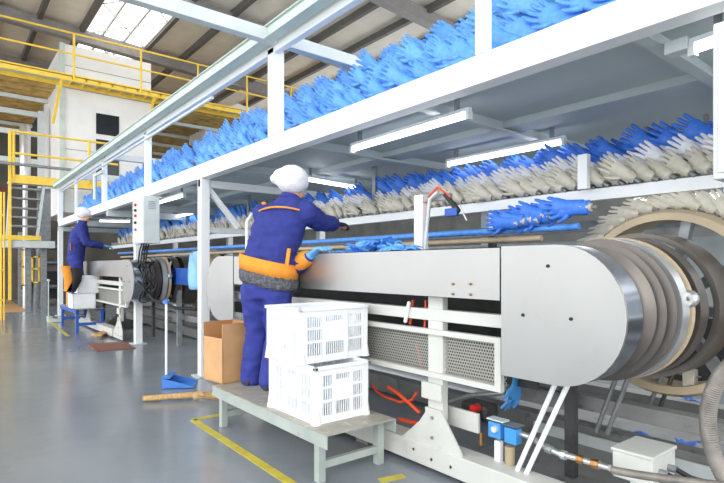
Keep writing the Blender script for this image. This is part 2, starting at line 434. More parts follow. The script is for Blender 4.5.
# dim plant behind the stair
yb = 19.0
tag(MB().box((at(-10, 180, Y=yb).x, yb, 0), (at(6, 180, Y=yb).x, yb + .2, at(5, 186, Y=yb).z)).build('wall_cladding', 'brick'), 'rust red cladding panel behind the grey steel stair', 'panel')
fr = thing('square_framework', (at(42, 130, Y=yb - 1).x, yb - 1, 3.3), 'grey square steel frame beside the plant room side wall', 'framework')
x0 = at(-6, 120, Y=yb - 1).x; x1 = at(41, 120, Y=yb - 1).x
za, zb, zd = at(20, 112, Y=yb - 1).z, at(20, 160, Y=yb - 1).z, at(20, 132, Y=yb - 1).z
MB().box((x1 - .08, yb - 1.1, 0), (x1 + .1, yb - .9, za + .1)).build('upright', 'greywhite', fr)
for z in (za, zd, zb): MB().box((x0, yb - 1.05, z - .08), (x1, yb - .95, z + .06)).build('cross_bar', 'greywhite', fr)
x2 = at(20, 130, Y=yb - 1).x
tag(MB().lathe_z([(0, .06), (3.6, .06), (3.6, .13), (4.9, .13), (5.0, .05)], x2, yb - 2.2, 16).build('silver_tank', 'silver', smooth=40), 'slim silver upright tank behind the lower yellow railing', 'tank')
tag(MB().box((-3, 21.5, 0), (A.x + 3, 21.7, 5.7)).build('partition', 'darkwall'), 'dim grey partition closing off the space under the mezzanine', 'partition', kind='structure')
for i, (p0, p1, y0, y1) in enumerate(((22, 27.5, 249, 286), (31.5, 40, 256, 283))):
    Yf = 16.5; a = at(p0, y0, Y=Yf); b = at(p1, y1, Y=Yf)
    t = thing('guard_frame', (a.x, Yf, b.z), ('tall narrow yellow guard frame of the dim plant under the landing', 'small square yellow guard frame beside a grey column under the landing')[i], 'frame')
    w = .04
    for bx in (((a.x, b.z), (a.x + w, a.z)), ((b.x - w, b.z), (b.x, a.z))): MB().box((bx[0][0], Yf, bx[0][1]), (bx[1][0], Yf + .05, bx[1][1])).build('upright', 'yellow', t)
    for z in (b.z, (a.z + b.z) / 2, a.z - w): MB().box((a.x, Yf, z), (b.x, Yf + .05, z + w)).build('cross_bar', 'yellow', t)
for i, (px0, px1, yt, lean) in enumerate(((9, 15, 245, .0), (15, 21, 246, .12))):
    a = at((px0 + px1) / 2, 300, Z=.0); 
    tag(MB().tube([(a.x, 17, 0.0), (a.x + lean, 17, 2.0)], .1, 12).build('duct_pipe', 'galv', smooth=50), ('pale upright duct pipe under the stair landing, nearest the yellow rail', 'pale leaning duct pipe under the stair landing, next to the upright one')[i], 'pipe')
pm = thing('process_machine', (at(36, 290, Y=17.6).x, 17.6, 0), 'dark grey process machine with rollers under the stair landing', 'machine')
x0 = at(20, 290, Y=17.6).x; x1 = at(60, 290, Y=17.6).x
MB().box((x0, 17.6, .2), (x1, 18.8, 1.0)).build('body', 'darkgrey', pm)
for z in (.55, 1.25, 1.7): MB().tube([(x0, 17.5, z), (x1, 17.5, z)], .08, 12).build('roller', 'steelrim', pm, smooth=50)
for x in (x0, (x0 + x1) / 2, x1): MB().box((x - .05, 17.45, 0), (x + .05, 17.6, 2.1)).build('leg', 'galv', pm)

# ------------------------------------------------------------------ gantry over the line
XF = 2.09; YE = 13.9
ZB, ZM, ZT = 2.06, 2.165, 2.216
gy = thing('line_gantry', (XF, 5.3, 0), 'long white steel gantry carrying the overhead deck along the glove line', 'gantry')
MB().box((XF, -.6, ZB), (XF + .1, YE, ZM)).build('fascia_beam', 'beam', gy, bev=.004)
MB().box((XF + .02, -.6, ZM + .004), (XF + .1, YE, ZT)).build('kick_board', 'beam', gy, bev=.003)
MB().box((XF + .1, -.6, 2.14), (4.45, YE, 2.16)).build('deck_sheet', 'deckunder', gy)
MB().box((4.4, -.6, 2.03), (4.5, YE, 2.2)).build('rear_beam', 'greywhite', gy)
rb = MB().box((3.0, -.6, 2.095), (3.2, YE, 2.105)); rb.box((3.0, -.6, 2.105), (3.015, YE, 2.14)); rb.box((3.185, -.6, 2.105), (3.2, YE, 2.14))
rb.build('long_channel', 'deckunder', gy)
for i in range(12):
    y = .95 + 1.25 * i
    if y > YE: break
    q = MB().box((XF + .1, y - .03, 2.07), (4.4, y + .03, 2.08)); q.box((XF + .1, y - .003, 2.08), (4.4, y + .003, 2.14)); q.build('cross_joist', 'deckunder', gy)
def post(x, y, w, z0, z1, foot=True):
    q = MB().box((x, y, z0), (x + w, y + w, z1)); q.build('post', 'beam', gy, bev=.004)
    if foot: MB().box((x - .05, y - .05, 0), (x + w + .05, y + w + .05, .012)).build('foot_plate', 'greywhite', gy)
py1 = at(201, 377, X=XF).y
post(XF, py1, .095, 0, ZB)
pp2 = at(135.5, 344.5, Z=0); post(pp2.x, pp2.y, .1, 0, 2.14)
ye = at(57.5, 250, X=XF).y
post(XF, ye - .1, .1, 0, 2.9)
post(XF, -.5, .1, 0, ZB)
for y in (.3, 3.4, 6.5, 9.7, 12.8): post(4.4, y, .1, 0, 3.0)
# bits on the posts
MB().box((XF, py1 + .02, 1.975), (4.4, py1 + .08, ZB - .01)).build('cross_beam', 'beam', gy)
MB().box((XF + .09, py1 + .02, 1.50), (3.0, py1 + .08, 1.55)).build('cross_beam', 'greywhite', gy)
a = at(214, 186, X=XF + .1); 
MB().beam((XF + .1, py1 + .05, 1.96), at(238, 227, Y=py1 + .05), .05, .05).build('knee_brace', 'beam', gy)
MB().box((pp2.x + .1, pp2.y + .02, .56), (4.4, pp2.y + .08, .66)).build('cross_beam', 'greywhite', gy)
MB().box((pp2.x + .1, pp2.y + .02, 1.975), (4.4, pp2.y + .08, ZB)).build('cross_beam', 'greywhite', gy)
for y in (9.2, 11.6, YE - .1): MB().box((XF, y, 1.96), (4.4, y + .06, ZB)).build('cross_beam', 'greywhite', gy)
# upper tier
XR = 2.0
ZR = 1.15 + .655 * 2.1 / .78
for px, w in ((266.5, .1), (473.5, .06), (143.5, .075), (101, .075), (74, .05)):
    y = at(px, 100, X=XF).y
    post(XF + .01, y - w, w, ZT, ZR + .02, foot=False)
zt, zb2 = 1.15 + .735 * XR / .78, 1.15 + .70 * XR / .78
MB().box((XR, -.6, zb2), (XR + .015, YE, zt)).box((XR - .03, -.6, zb2 - .01), (XR + .06, YE, zb2)).box((XR - .02, -.6, zt), (XR + .05, YE, zt + .008)).build('monorail', 'greenwhite', gy)
za = 1.15 + .682 * 2.1 / .78; zc2 = 1.15 + .645 * 2.1 / .78
MB().box((2.1, -.6, zc2), (2.16, YE, za)).build('top_rail', 'beam', gy, bev=.004)
MB().tube([(2.1, 5.0, zc2 - .06), (2.1, YE - .5, zc2 - .06)], .018, 8).build('conduit', 'greywhite', gy, smooth=60)
for y, xe in ((at(275, 45, X=XF).y, -3.0), (9.45, 2.1), (12.0, 2.1)):
    q = MB().box((xe, y - .04, 2.93), (5.2, y + .04, 3.03)); q.build('top_cross_beam', 'greywhite', gy, bev=.004)
q = at(88, 172, X=XF)
lad = MB(); y0 = at(95, 180, X=XF - .02).y; y1 = at(103, 180, X=XF - .02).y
lad.tube([(XF - .02, y0, at(95, 200, X=XF).z), (XF - .02, y0, ZR - .2), (XF - .02, y1, ZR - .2)], .03, 8); lad.build('hand_loop', 'greywhite', gy, smooth=60)
# chain rails that carry the hand formers
for x, z, n_ in ((3.16, 1.59, 'beam'), (3.40, 1.755, 'galv'), (3.21, 1.67, 'galv'), (2.48, 2.275, 'galv'), (2.64, 2.455, 'galv'), (2.80, 2.625, 'galv')):
    MB().box((x - .03, -.4, z - .035), (x + .03, 13.6, z + .035)).build('chain_rail', n_, gy)
MB().box((3.04, 1.62, 1.62), (3.08, 1.68, 1.83)).build('rail_post', 'beam', gy)
for y in (3.9, 6.6, 9.0, 11.2): MB().box((3.29, y, 1.6), (3.32, y + .05, 2.14)).build('rail_hanger', 'galv', gy)
for y in (1.0, 3.5, 6.0, 8.5, 11.0, 13.2): MB().box((2.78, y, 2.16), (2.82, y + .05, 2.6)).build('rail_strut', 'galv', gy)

# fluorescent lamps
def lamp(p, q, label, zt=2.07):
    p, q = Vector(p), Vector(q); d = (q - p).normalized()
    t = thing('fluorescent_lamp', (p + q) / 2, label, 'lamp', 'fluorescent lamps under the deck')
    hz = 2.075
    c1, c2 = p + d * 0, q
    MB().beam((p.x, p.y, p.z + .035), (q.x, q.y, q.z + .035), .034, .02).build('housing', 'tubecap', t)
    MB().tube([p + d * .02, q - d * .02], .015, 10).build('tube', 'tube', t, smooth=60)
    for e in (p + d * .008, q - d * .008): MB().beam(e - d * .012, e + d * .012, .036, .05).build('end_cap', 'tubecap', t)
    for e in (p + d * .1, q - d * .1): MB().box((e.x - .012, e.y - .012, e.z + .04), (e.x + .012, e.y + .012, 2.138)).build('hanger', 'galv', t)
ZL = 2.02
def lp(px, py): return at(px, py, Z=ZL)
lamp(lp(352, 150), lp(470, 115), 'long lit fluorescent tube close to the fascia, above the heap of stripped gloves')
lamp(lp(447, 165), lp(565, 142), 'lit fluorescent tube under the deck just above the blue glove row')
lamp(lp(303, 179), lp(362, 189), 'lit fluorescent tube set crosswise under the deck, right behind the white cap')
lamp(lp(158.5, 203), lp(184.6, 195.5), 'lit fluorescent tube beside the grey control box, the one nearer the fascia')
lamp(lp(172, 217.6), lp(194.6, 213), 'lit fluorescent tube beyond the grey control box, lower of the two there')
lamp(lp(99, 221), lp(131, 221.5), 'lit fluorescent tube behind the far worker cap')
lamp(lp(691, 51), lp(760, 28), 'lit fluorescent tube with a grey ballast, partly behind the near hanging white cabinet')
a = lp(668, 58); b = lp(690, 51)
for o in [ob for ob in bpy.data.objects if ob.get('label', '').startswith('lit fluorescent tube with a grey ballast')]:
    MB().beam((a.x, a.y, a.z + .03), (b.x, b.y, b.z + .03), .06, .05).build('ballast', 'greywhite', o)
lamp(at(632, 202, X=3.9), at(724, 196, X=3.9), 'lit fluorescent strip low behind the pale chain rail')

# control cabinets
def cabinet(p, w, dpt, z0, z1, label, cables=False):
    t = thing('control_cabinet', (p[0], p[1], z0), label, 'cabinet')
    MB().box((p[0], p[1], z0), (p[0] + dpt, p[1] + w, z1)).build('body', 'greywhite', t, bev=.006)
    fx = p[0] - .006
    door = MB().box((fx, p[1] + .015, z0 + .02), (fx + .008, p[1] + w - .015, z1 - .02)).build('door', 'white', t, bev=.003)
    yy = p[1] + w * .62
    for i, (m_, dz) in enumerate((('red', .1), ('black', .17), ('red', .24), ('black', .33), ('galv', .42))):
        b = MB().lathe_x([(fx - .025, .0), (fx - .025, .016), (fx - .004, .018), (fx + .002, .018)], yy, z1 - dz, 12)
        b.build('push_button', m_, door, smooth=40)
    v = MB()
    for k in range(5): v.box((p[0] + dpt * .3, p[1] - .004, z1 - .08 - k * .022), (p[0] + dpt * .75, p[1] + .002, z1 - .072 - k * .022))
    v.build('vent', 'galv', t)
    MB().box((p[0] + .1, p[1] + w * .4, z1), (p[0] + .16, p[1] + w * .4 + .06, ZB + .01 if z1 < ZB else z1 + .01)).build('mount', 'galv', t)
    return t
pc = at(143.5, 243, X=1.98)
ct = at(143.5, 195, X=1.98).z
cabinet((1.98, pc.y, pc.z), .48, .2, pc.z, ct, 'grey control cabinet with push buttons hanging on the gantry, coiled black cables below')
pc2 = at(712.5, 180, X=1.95)
cabinet((1.95, pc2.y - .72, pc2.z), .72, .3, pc2.z, at(712.5, 24, X=1.95).z, 'white control cabinet hanging at the near end of the gantry')

# coiled cables below the far cabinet
cb = MB(); base = at(143, 250, X=2.05)
for k in range(4):
    pts = []
    ox, oy = random.uniform(.05, .16), random.uniform(-.14, -.02)
    for i in range(28):
        a = i / 27 * 2 * PI
        pts.append((1.98 + ox + .05 * math.sin(3 * a + k), pc.y + .25 + oy + (.07 + .015 * k) * math.sin(a), 1.0 + .2 * math.cos(a) * (1 + .1 * k) - .02 * k))
    cb.tube(pts, .011, 6)
for k in range(4):
    cb.tube([(2.02 + .04 * k, pc.y + .2 + .04 * k, pc.z + .01), (2.0 + .03 * k, pc.y + .23, 1.35), (1.98 + .03 * k, pc.y + .26, 1.12)], .011, 6)
cb.tube([(1.98, pc.y + .25, .95), (2.1, pc.y + .0, .72), (2.3, pc.y - .3, .62), (2.6, pc.y - .5, .6)], .02, 8)
tag(cb.build('cable_bundle', 'black', smooth=60), 'coiled black cables hanging below the grey control cabinet', 'cable')

# ------------------------------------------------------------------ hand formers
def hand_mesh(mb, z0, L=.185, w=1.0, t=.028, spread=1.0, cuff=.03, n=10):
    """open hand, fingers up, palm facing X; z0 = wrist height"""
    pts = [(0, 0, z0 - cuff), (0, 0, z0), (0, 0, z0 + .03), (0, 0, z0 + .07), (0, 0, z0 + .098)]
    rr = [(.04, .03), (.036, .025), (.04, .02), (.047, .019), (.044, .016)]
    mb.rings([[Vector((math.sin(2 * PI * k / n) * b, math.cos(2 * PI * k / n) * a, p[2])) for k in range(n)] for p, (a, b) in zip(pts, rr)])
    for i, (y, l, tilt) in enumerate(((-.034, .062, -.16), (-.012, .075, -.05), (.011, .083, .03), (.034, .074, .13))):
        b = Vector((0, y, z0 + .088)); d = Vector((.0, math.sin(tilt * spread), math.cos(tilt * spread)))
        e = b + d * l + Vector((-.008, 0, 0))
        mb.tube([b, b + d * l * .5 + Vector((.003, 0, 0)), b + d * l * .88 + Vector((-.004, 0, 0)), e], [.0115, .011, .009, .004], 6)
    b = Vector((0, .03, z0 + .03)); d = Vector((-.1, .62, .78)).normalized()
    mb.tube([b, b + d * .035, b + d * .062 + Vector((0, -.004, .006)), b + d * .078 + Vector((0, -.01, .014))], [.015, .013, .0105, .005], 6)
    if w != 1.0:
        for v in mb.v: v.y *= w; v.x *= 1.1
    return mb
def forearm(mb, z0, z1, n=10):
    pr = [(z0, .026), (z0 + .015, .03), (z0 + (z1 - z0) * .5, .034), (z1, .033)]
    mb.lathe_z(pr, 0, 0, n)
def make_gloved(label, group, glove='glove'):
    t = thing('gloved_former', (0, 0, 0), label, 'hand former', group)
    g = MB(); hand_mesh(g, .165, cuff=.12, w=1.25); g.build('glove', glove, t, smooth=70)
    f = MB(); forearm(f, .03, .06); f.build('ceramic_forearm', 'ivory', t, smooth=60)
    s_ = MB().lathe_z([(0, .012), (.05, .012)], 0, 0, 8); s_.build('spindle', 'galv', t, smooth=60)
    return t
def make_bare(label, group, m='ivory'):
    t = thing('bare_former', (0, 0, 0), label, 'hand former', group)
    f = MB(); forearm(f, .03, .07); hand_mesh(f, .07, cuff=.02); f.build('ceramic_hand', m, t, smooth=60)
    MB().lathe_z([(0, .012), (.035, .012)], 0, 0, 8).build('spindle', 'galv', t, smooth=60)
    return t
LB = {'ua': ('blue glove on a hand former in the front row above the deck', 'gloved formers in the front row above the deck'),
      'ub': ('blue glove on a hand former in the raised back row above the deck', 'gloved formers in the raised row above the deck'),
      'um': ('blue glove on a hand former in the middle row above the deck', 'gloved formers in the middle row above the deck'),
      'bb': ('bare white hand former in the upper bare row above the pale chain rail', 'upper bare formers on the chain under the deck'),
      'lo': ('blue glove on a hand former riding the lower chain under the deck', 'gloved formers on the chain under the deck'),
      'ba': ('bare ivory hand former on the pale chain rail under the deck', 'bare formers on the chain under the deck')}
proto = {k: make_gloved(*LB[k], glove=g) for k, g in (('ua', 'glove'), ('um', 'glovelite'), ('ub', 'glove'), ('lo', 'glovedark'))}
proto['ba'] = make_bare(*LB['ba']); proto['bb'] = make_bare(*LB['bb'], 'whiteceramic')
spots = []
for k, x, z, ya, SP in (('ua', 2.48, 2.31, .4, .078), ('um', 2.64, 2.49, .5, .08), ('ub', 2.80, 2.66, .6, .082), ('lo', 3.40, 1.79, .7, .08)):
    i = 0
    while ya + i * SP < 13.4:
        spots.append((k, x + random.uniform(-.03, .03), ya + i * SP + random.uniform(-.02, .02), z + random.uniform(-.012, .012))); i += 1
spots.sort(key=lambda s_: s_[1] ** 2 + s_[2] ** 2 + (s_[3] - H) ** 2)
used = set(); rest = []
LEAN = {'ua': -.95, 'um': -1.0, 'ub': -.95, 'lo': -1.05, 'ba': -1.0, 'bb': -1.0}; TALL = {'ua': 1.2, 'um': 1.2, 'ub': 1.2, 'lo': 1.1, 'ba': 1.0, 'bb': 1.0}
def place(k, x, y, z, s_=1.0):
    if k in used: o = copy_tree(proto[k])
    else: o = proto[k]; used.add(k)
    o.location = (x, y, z); o.rotation_euler = (random.uniform(-.12, .12) + LEAN[k], random.uniform(-.2, .2), -.05 + random.uniform(-.3, .3)); o.scale = (1, 1, random.uniform(.97, 1.05) * TALL[k]); return o
for n, (k, x, y, z) in enumerate(spots):
    if n < 298: place(k, x, y, z)
    else: rest.append((x, y, z))
rm = MB()
g = MB(); hand_mesh(g, .165, cuff=.12, w=1.25); f_ = MB(); forearm(f_, .0, .06)
for x, y, z in rest:
    R = Matrix.Rotation(-.05 + random.uniform(-.3, .3), 3, 'Z') @ Matrix.Rotation(random.uniform(-1.1, -.85), 3, 'X') @ Matrix.Diagonal((1, 1, 1.25))
    rm.cur = 0; rm._add([R @ v + Vector((x, y, z)) for v in g.v], g.f)
    rm.cur = 1; rm._add([R @ v + Vector((x, y, z)) for v in f_.v], f_.f)
if rest: tag(rm.build('gloved_formers', ['glove', 'ivory'], smooth=70), 'far ends of the blue gloved former rows, small in the distance', 'hand formers', kind='stuff')
i = 0
while 0.7 + i * .092 < 12.4:
    place('ba', 3.12 + random.uniform(-.015, .015), 0.7 + i * .092, 1.63)
    place('bb', 3.21 + random.uniform(-.015, .015), 0.74 + i * .092, 1.705); i += 1

# formers on the bends of the chain
LB['be'] = ('blue glove on a hand former where the chain bends down behind the stainless panel', 'gloved formers on the chain bend')
LB['ri'] = ('bare ivory hand former riding the tan rim of the near chain wheel', 'bare formers round the wheel rim')
bend = []
for i in range(13):
    u = i / 12
    bend.append(at(596 - 80 * u, 207 + 16 * (u * u * (3 - 2 * u)), X=2.9))
struct_rail = MB().tube(bend, .012, 8); tag(struct_rail.build('bent_chain_rail', 'galv', smooth=60), 'thin steel rail bending down behind the stainless panel by the big wheel', 'rail')
for i, p in enumerate(bend):
    o = copy_tree(proto['lo']); tag(o, LB['be'][0], 'hand former', LB['be'][1]); o.location = p
    o.rotation_euler = (-1.45 + .2 * random.uniform(-1, 1), random.uniform(-.2, .2), random.uniform(-.2, .2)); o.scale = (.9, .9, .8)
for i in range(17):
    a = math.radians(15 + 8.5 * i)
    o = copy_tree(proto['ba']); tag(o, LB['ri'][0], 'hand former', LB['ri'][1])
    o.location = (3.16, 1.2 + .52 * math.cos(a), .95 + .52 * math.sin(a)); o.rotation_euler = (a + PI + .35, 0, random.uniform(-.1, .1)); o.scale = (.9, .9, .9)
for px, py, y, lab in ((234, 84, 14.2, 'grey bell-shaped hall lamp hanging low behind the monorail, near the air duct'), (303, 42, 10.25, 'grey bell-shaped hall lamp hanging above the white cross beam')):
    p = at(px, py, Y=y)
    t = thing('hall_lamp', (p.x, p.y, p.z), lab, 'lamp')
    MB().lathe_z([(p.z - .1, .2), (p.z, .17), (p.z + .12, .09), (p.z + .25, .07)], p.x, p.y, 20).build('shade', 'galv', t, smooth=50)
    MB().tube([(p.x, p.y, p.z + .25), (p.x, p.y, roofz(p.x) - .38)], .015, 8).build('suspension_rod', 'galv', t)

# ------------------------------------------------------------------ stripping machine
XG = 2.05
def capsule_outline(x, yc, zc_, r, yflat, n=20, sgn=-1):
    """half round end: flat edge at yflat, round towards sgn*Y"""
    pts = [(x, yflat, zc_ + r)]
    for i in range(n + 1):
        a = PI / 2 + PI * i / n
        pts.append((x, yc - sgn * r * math.cos(a), zc_ + r * math.sin(a)))
    pts.append((x, yflat, zc_ - r)); return pts
def machine(dy, near, label):
    t = thing('stripping_machine', (XG, 2.9 + dy, 0), label, 'machine')
    zc_, r = .94, .302; yc_ = 1.235 + dy; yl_ = 4.72 + dy; yf0 = 1.512 + dy; yf1 = 4.42 + dy
    P = lambda *a: MB()
    for nm, yy, yf, sg in (('a', yc_, yf0, -1), ('b', yl_, yf1, 1)):
        out = capsule_outline(XG, yy, zc_, r, yf, sgn=sg)
        ec = MB().prism(out, (.012, 0, 0)).build('end_cover', 'steel', t)
        if nm == 'a': ec_a = ec
        out2 = [(x + .012, y, z) for x, y, z in out]
        ib = [(x + .012, yy + (y - yy) * .985, zc_ + (z - zc_) * .985) for x, y, z in out]
        rim = MB(); n = len(out2)
        rim.rings([[Vector(p) for p in out2], [Vector(p) + Vector((.13, 0, 0)) for p in out2]], caps=False, closed=False)
        rim.build('cover_rim', 'steelrim', t, smooth=40)
    for rx_, ry_ in ((548, 266), (571, 319), (523, 315)):
        rp = at(rx_, ry_, X=XG); y, z = rp.y, rp.z
        MB().lathe_x([(XG - .006, 0), (XG - .006, .007), (XG, .008)], y + dy, z, 10).build('rivet', 'black', ec_a)
    zt_, zb_ = 1.24, .987
    MB().box((XG + .004, yf0 + .012, zb_), (XG + .014, yf1 - .01, zt_)).build('side_panel', 'steel', t)
    if near:
        for qx, qy in ((452.5, 284), (452.5, 294), (470, 284), (470, 294.5)):
            rp = at(qx, qy, X=XG); MB().lathe_x([(XG - .006, 0), (XG - .006, .006), (XG + .004, .007)], rp.y, rp.z, 8).build('screw', 'brass', t)
    MB().box((XG + .004, yf0 + .012, zt_ - .004), (XG + .035, yf1 - .01, zt_)).build('panel_lip', 'steelrim', t)
    # conveyor belt inside
    MB().box((XG + .06, yf0 + .02, 1.17), (XG + .5, yf1 - .02, 1.19)).build('belt', 'darkgrey', t)
    MB().box((XG + .5, yf0, 1.0), (XG + .515, yf1, 1.24)).build('rear_panel', 'steel', t)
    # frame below
    xm = 2.13
    MB().box((xm, yf0 - .2, .845), (xm + .06, yf1 + .3, .91)).build('mid_rail', 'white', t, bev=.004)
    for y in (yf0 - .15, yf1): MB().box((xm + .3, y, .1), (xm + .34, y + .05, 1.0)).build('inner_leg', 'darkgrey', t)
    # mesh guard frame
    yr = 1.56 + dy; yL = 4.3 + dy; z1, z0 = .80, .535; xw = xm - .02; w = .028
    fm = MB().box((xw, yr, z1 - w), (xw + .03, yL, z1)).box((xw, yr, z0), (xw + .03, yL, z0 + w)).box((xw, yr, z0 + w), (xw + .03, yr + w * 1.3, z1 - w)).box((xw, yL - w, z0 + w), (xw + .03, yL, z1 - w))
    fm.build('guard_frame', 'white', t)
    MB().box((xm + .03, yr + .002, z0 + .002), (xm + .032, yL - .002, z1 - .002)).build('mesh_sheet', 'perf', t)
    MB().box((xm + .30, yr, .5), (xm + .31, yL, .98)).build('shade_backing', 'darkgrey', t)  # dark sheet added to stand for the shade behind the mesh
    # columns
    for y in ((.3, 2.6, 4.6) if near else (9.2 - dy, 4.6)): MB().box((XF + .04, y + dy, 0), (XF + .14, y + dy + .12, .03)).build('foot', 'greybase', t)
    for y in (1.96, 4.1):
        y += dy
        MB().box((xm + .005, y, .30), (xm + .05, y + .11, .98)).build('column', 'white', t, bev=.004)
        pl = [(0, .115, .36), (0, .0, .36), (0, -.15, .16), (0, -.15, .03), (0, .36, .03), (0, .36, .10), (0, .16, .27), (0, .115, .33)]
        gp = MB().prism([(xm - .012, y + b, c) for a, b, c in pl], (.012, 0, 0)).build('gusset_plate', 'white', t)
        for b, c in ((.06, .31), (.06, .2), (.2, .1), (.06, .08), (-.08, .08)):
            MB().lathe_x([(xm - .02, 0), (xm - .02, .009), (xm - .012, .01)], y + b, c, 8).build('bolt', 'galv', gp)
        MB().box((xm - .016, y - .01, .41), (xm - .004, y + .14, .5)).build('joint_plate', 'white', t)
    # base rails
    MB().box((XF + .02, .2 + dy if near else 9.0, .03), (XF + .16, 5.2 + dy, .15)).build('base_rail', 'white', t, bev=.004)
    MB().box((3.1, -.3 + dy, .02), (3.22, 5.4 + dy, .16)).build('rear_base_rail', 'greybase', t, bev=.004)
    MB().box((2.75, -.3 + dy, .36), (2.83, 5.4 + dy, .44)).build('inner_rail', 'greybase', t, bev=.004)
    return t
machine(0, True, 'stainless stripping machine with a round end cover, beside the crates and the near worker')
machine(6.62, False, 'stainless stripping machine with a round end cover, beside the far worker')

def wheel(dy, label):
    yc_, zc_ = 1.2 + dy, .95
    t = thing('chain_wheel', (2.2, yc_, zc_), label, 'wheel')
    pr = [(2.2, .05), (2.2, .23), (2.215, .27), (2.23, .23), (2.25, .26), (2.262, .29), (2.275, .25), (2.3, .27), (2.31, .31), (2.33, .3), (2.335, .26), (2.36, .28), (2.37, .325), (2.39, .32), (2.395, .28), (2.42, .28), (2.42, .05)]
    MB().lathe_x(pr, yc_, zc_, 64).build('drum', 'steeldark', t, smooth=35)
    MB().lathe_x([(2.43, .29), (2.43, .325), (2.49, .33), (2.49, .29), (2.43, .29)], yc_, zc_, 64).build('ring', 'silver', t, smooth=35)
    MB().lathe_x([(2.51, .30), (2.51, .335), (2.54, .335), (2.54, .30), (2.51, .30)], yc_, zc_, 64).build('ring', 'tan', t, smooth=35, label='tan ring')
    MB().lathe_x([(2.60, .30), (2.60, .335), (2.68, .34), (2.68, .30), (2.60, .30)], yc_, zc_, 64).build('ring', 'steeldark', t, smooth=35)
    MB().lathe_x([(2.74, .34), (2.74, .365), (2.95, .37), (2.95, .34), (2.74, .34)], yc_, zc_, 64).build('ring', 'steeldark', t, smooth=35)
    MB().lathe_x([(3.05, .45), (3.05, .49), (3.1, .51), (3.22, .51), (3.26, .48), (3.26, .45), (3.05, .45)], yc_, zc_, 64).build('rim', 'tan', t, smooth=35)
    MB().lathe_x([(2.1, .04), (3.3, .04)], yc_, zc_, 20, caps=True).build('shaft', 'galv', t, smooth=50)
    MB().lathe_x([(3.02, 0), (3.02, .035), (3.04, .05), (3.05, .09), (3.1, .1), (3.24, .1), (3.24, .04)], yc_, zc_, 32).build('hub', 'silver', t, smooth=35)
    MB().lathe_x([(2.50, .04), (2.50, .29), (2.51, .29), (2.51, .04)], yc_, zc_, 48).build('web', 'darkgrey', t, smooth=35)
    for k in range(8):
        a = k * PI / 4 + .2; d = Vector((0, math.cos(a), math.sin(a))); c = Vector((3.16, yc_, zc_))
        MB().beam(c + d * .09, c + d * .46, .05, .06, up=(1, 0, 0)).build('spoke', 'galv', t)
    for k in range(3):
        a = .18 + k * 2 * PI / 3; d = Vector((0, -math.cos(a), math.sin(a))); c = d * .32
        y, z = yc_ + c.y, zc_ + c.z
        bs_ = MB().lathe_x([(2.49, 0), (2.49, .03), (2.5, .038), (2.53, .04), (2.55, .03)], y, z, 20)
        bs_ = bs_.build('boss', 'silver', t, smooth=40)
        MB().lathe_x([(2.475, 0), (2.475, .013), (2.49, .015)], y, z, 6).build('bolt', 'steeldark', bs_)
    return t
wheel(0, 'large ringed chain wheel turning behind the near round end cover')
wheel(6.62, 'large ringed chain wheel behind the far round end cover, under the control cabinet')

# ------------------------------------------------------------------ near machine fittings
sp = thing('sensor_post', at(418, 250, X=2.55), 'white bent sensor post behind the stainless panel with hose and clamps', 'post')
yq = at(418, 250, X=2.5).y
xq = 2.5; zt_ = at(418, 195, X=2.5).z
MB().box((xq, yq - .04, .9), (xq + .06, yq + .04, zt_)).build('upright', 'beam', sp, bev=.004)
MB().beam((xq + .02, yq - .02, zt_ - .03), (xq + .05, yq - .25, zt_ - .03), .03, .04).build('arm', 'galv', sp)
MB().tube([(xq, yq - .04, 1.0), (xq, yq - .07, 1.35), (xq, yq - .1, zt_ - .02), (xq, yq - .18, zt_ + .03), (xq, yq - .27, zt_ - .03), (xq, yq - .32, zt_ - .14)], .008, 8).build('hose', 'redhose', sp, smooth=60)
MB().tube([(xq - .01, yq - .045, 1.0), (xq - .01, yq - .085, 1.35), (xq - .01, yq - .12, zt_ - .04), (xq - .01, yq - .19, zt_ + .0)], .012, 8).build('hose', 'greywhite', sp, smooth=60)
MB().beam((xq, yq - .24, zt_ - .02), (xq, yq - .36, zt_ - .14), .02, .025).build('lever', 'black', sp)
MB().tube([(xq, yq - .36, zt_ - .1), (xq, yq - .42, zt_ - .2)], .006, 8).build('nozzle', 'silver', sp)
MB().obox((xq, yq - .3, zt_ - .14), (.03, .1, .05)).build('sensor_block', 'bluepaint', sp, bev=.004)

hr = MB(); px_, py_ = 252, 240
b0 = at(247, 258, Y=py1 - .25); b1 = at(251, 222, Y=py1 - .25)
hr.tube([b0, (b0.x, b0.y, b1.z), (b0.x + .05, b0.y, b1.z + .08), (b0.x + .3, b0.y, b1.z + .1)], .02, 8)
tag(hr.build('bent_pipe', 'beam', smooth=60), 'white bent pipe beside the near worker back', 'pipe')

# pipes and rails beyond the machine
tag(MB().tube([(2.95, 1.62, 1.385), (2.95, 12, 1.42)], .022, 12).build('long_tube', 'glove', smooth=60), 'long blue tube in place of blurred gloves, behind the stainless panel below the chain rail', 'pipe')  # blue tube put in for the motion-blurred lower edge of the gloves
tag(MB().tube([(3.0, 1.9, 1.33), (3.0, 12, 1.34)], .02, 10).build('long_tube', 'tan', smooth=60), 'thin tan pipe running just under the long blue tube', 'pipe')
rg = thing('rear_guard', (4.0, 5, 0), 'grey rear guard wall of the line seen through the machinery', 'guard')
MB().box((4.0, -1.5, .35), (4.03, 12.5, .8)).build('lower_sheet', 'darkgrey', rg)
MB().box((4.0, -1.5, .85), (4.03, 12.5, 1.35)).build('upper_sheet', 'greywhite', rg)
for y in range(-1, 13, 2): MB().box((3.95, y, 0), (4.0, y + .06, 1.5)).build('leg', 'darkgrey', rg)
MB().box((3.9, -1.5, 1.42), (4.0, 12.5, 1.5)).build('top_rail', 'galv', rg)
MB().box((4.25, -1.5, .02), (4.4, 12.5, .15)).build('base_rail', 'greybase', rg)
